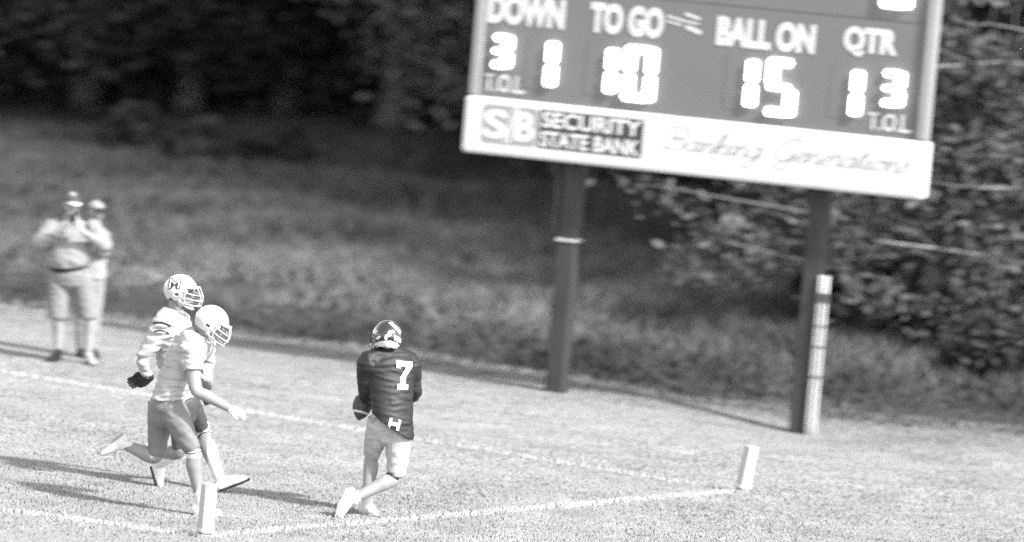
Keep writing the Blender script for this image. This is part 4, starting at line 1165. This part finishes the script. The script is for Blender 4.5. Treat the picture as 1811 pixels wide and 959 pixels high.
def cap_on(root, C, Fv, crown_m, bill_m, k=1.0):
    Fv = unit(Fv); Uv = unit(np.array([0, 0, 1.]) - Fv * Fv[2]); Rv = np.cross(Fv, Uv); C = np.asarray(C, float)
    q = lambda f, r_, u: C + (Fv * f + Rv * r_ + Uv * u) * k
    c = solid('cap', [loft([q(-.01, 0, .035), q(-.01, 0, .06), q(-.012, 0, .09), q(-.012, 0, .112)], [(.086, .104), (.086, .102), (.074, .088), (.04, .045)], Rv, n=4, seg=22, cap='flat')], crown_m, root, 0.008, 3)
    solid('bill', [loft([q(.07, 0, .044), q(.11, 0, .046), q(.155, 0, .036)], [(.078, .006), (.076, .007), (.045, .007)], Rv, n=4, seg=18)], bill_m, root, 0.006, 1, parent=c)
    return c
photographer()

# ---- second person standing close behind the photographer
def bystander():
    Y = G(122, 641)[1] + 0.75
    g = P(166, 632, Y)
    r, J = person('person in pale jacket and cap standing half hidden behind the phone holder', Y, (166, 632))
    side = unit((1, -.1, 0)); fwd = unit((.55, -1, 0)); base = ground_fix(g)
    hc_ = J(170, 376, 0)
    hipL, hipR = J(146, 497, 0), J(170, 499, 0); kneeL, kneeR = J(145, 565, -.02), J(166, 567, -.02)
    ankL, ankR = ground_fix(J(144, 628, 0), .08), ground_fix(J(163, 630, 0), .08)
    shL, shR = J(138, 414, .02), J(180, 412, -.04); elL, elR = J(134, 462, .05), J(182, 446, -.10); wrL, wrR = J(142, 490, -.05), J(172, 440, -.25)
    body = [loft([J(160, 498, 0), J(160, 470, 0), J(160, 435, 0), J(160, 412, 0), J(160, 402, 0)], [(.15, .12), (.15, .12), (.17, .12), (.165, .1), (.075, .07)], side, n=4, seg=22),
            loft([J(160, 408, 0), hc_ + np.array([0, .01, -.07])], [.06, .056])]
    body += head(hc_, fwd, (0, 0, 1))
    for hp, kn, an in ((hipL, kneeL, ankL), (hipR, kneeR, ankR)):
        body.append(loft([hp, (hp + kn) / 2, kn, (kn + an) / 2, an], [.09, .08, .056, .052, .038], side))
    for sh, el, wr in ((shL, elL, wrL), (shR, elR, wrR)):
        body.append(loft([sh, (sh + el) / 2, el, wr], [.06, .055, .044, .03], side))
    body += hand(wrL, (.0, -.15, -1), (1, 0, 0), 1, .5) + hand(wrR, (-.9, -.2, .4), (0, .8, .3), -1, .6)
    solid('body', body, M_SKIN, r, 0.0085, 3); eyes(r, hc_, fwd, (0, 0, 1))
    solid('jacket', [loft([J(160, 403, 0), J(160, 410, 0), J(160, 425, 0), J(160, 455, 0), J(160, 494, 0)], [(.08, .08), (.18, .11), (.2, .145), (.18, .15), (.18, .15)], side, n=5, seg=28, cap='flat'),
                     loft([shL, (shL + elL) / 2, elL, elL * .12 + wrL * .88], [.09, .08, .07, .05], side, cap='flat'),
                     loft([shR, (shR + elR) / 2, elR, elR * .12 + wrR * .88], [.09, .08, .07, .05], side, cap='flat')], M_SHIRT2, r, 0.011, 4, 0.014, (7, 7, 10))
    solid('trousers', [loft([J(160, 488, 0), J(160, 500, 0), J(160, 512, 0)], [(.165, .135), (.165, .135), (.14, .12)], side, cap='flat'),
                       loft([hipL, kneeL, ankL * .96 + kneeL * .04], [.105, .082, .068], side, cap='flat'),
                       loft([hipR, kneeR, ankR * .96 + kneeR * .04], [.105, .082, .068], side, cap='flat')], M_TROUS, r, 0.011, 4, 0.010)
    for an in (ankL, ankR):
        shoe(r, ground_fix(an + np.array([-.03, .06, 0])), ground_fix(an + np.array([.07, -.19, 0])), an, M_BLACK, M_INK_DARK)
    solid('hair', [loft([hc_ + np.array([-.02, .03, .05]), hc_ + np.array([-.02, .035, -.02])], [(.078, .075), (.07, .06)], side, n=4, seg=18)], M_HAIR, r, 0.009, 3)
    cap_on(r, hc_ + np.array([0, 0, .004]), fwd, M_SHIRT2, M_BLACK, 1.02)
bystander()
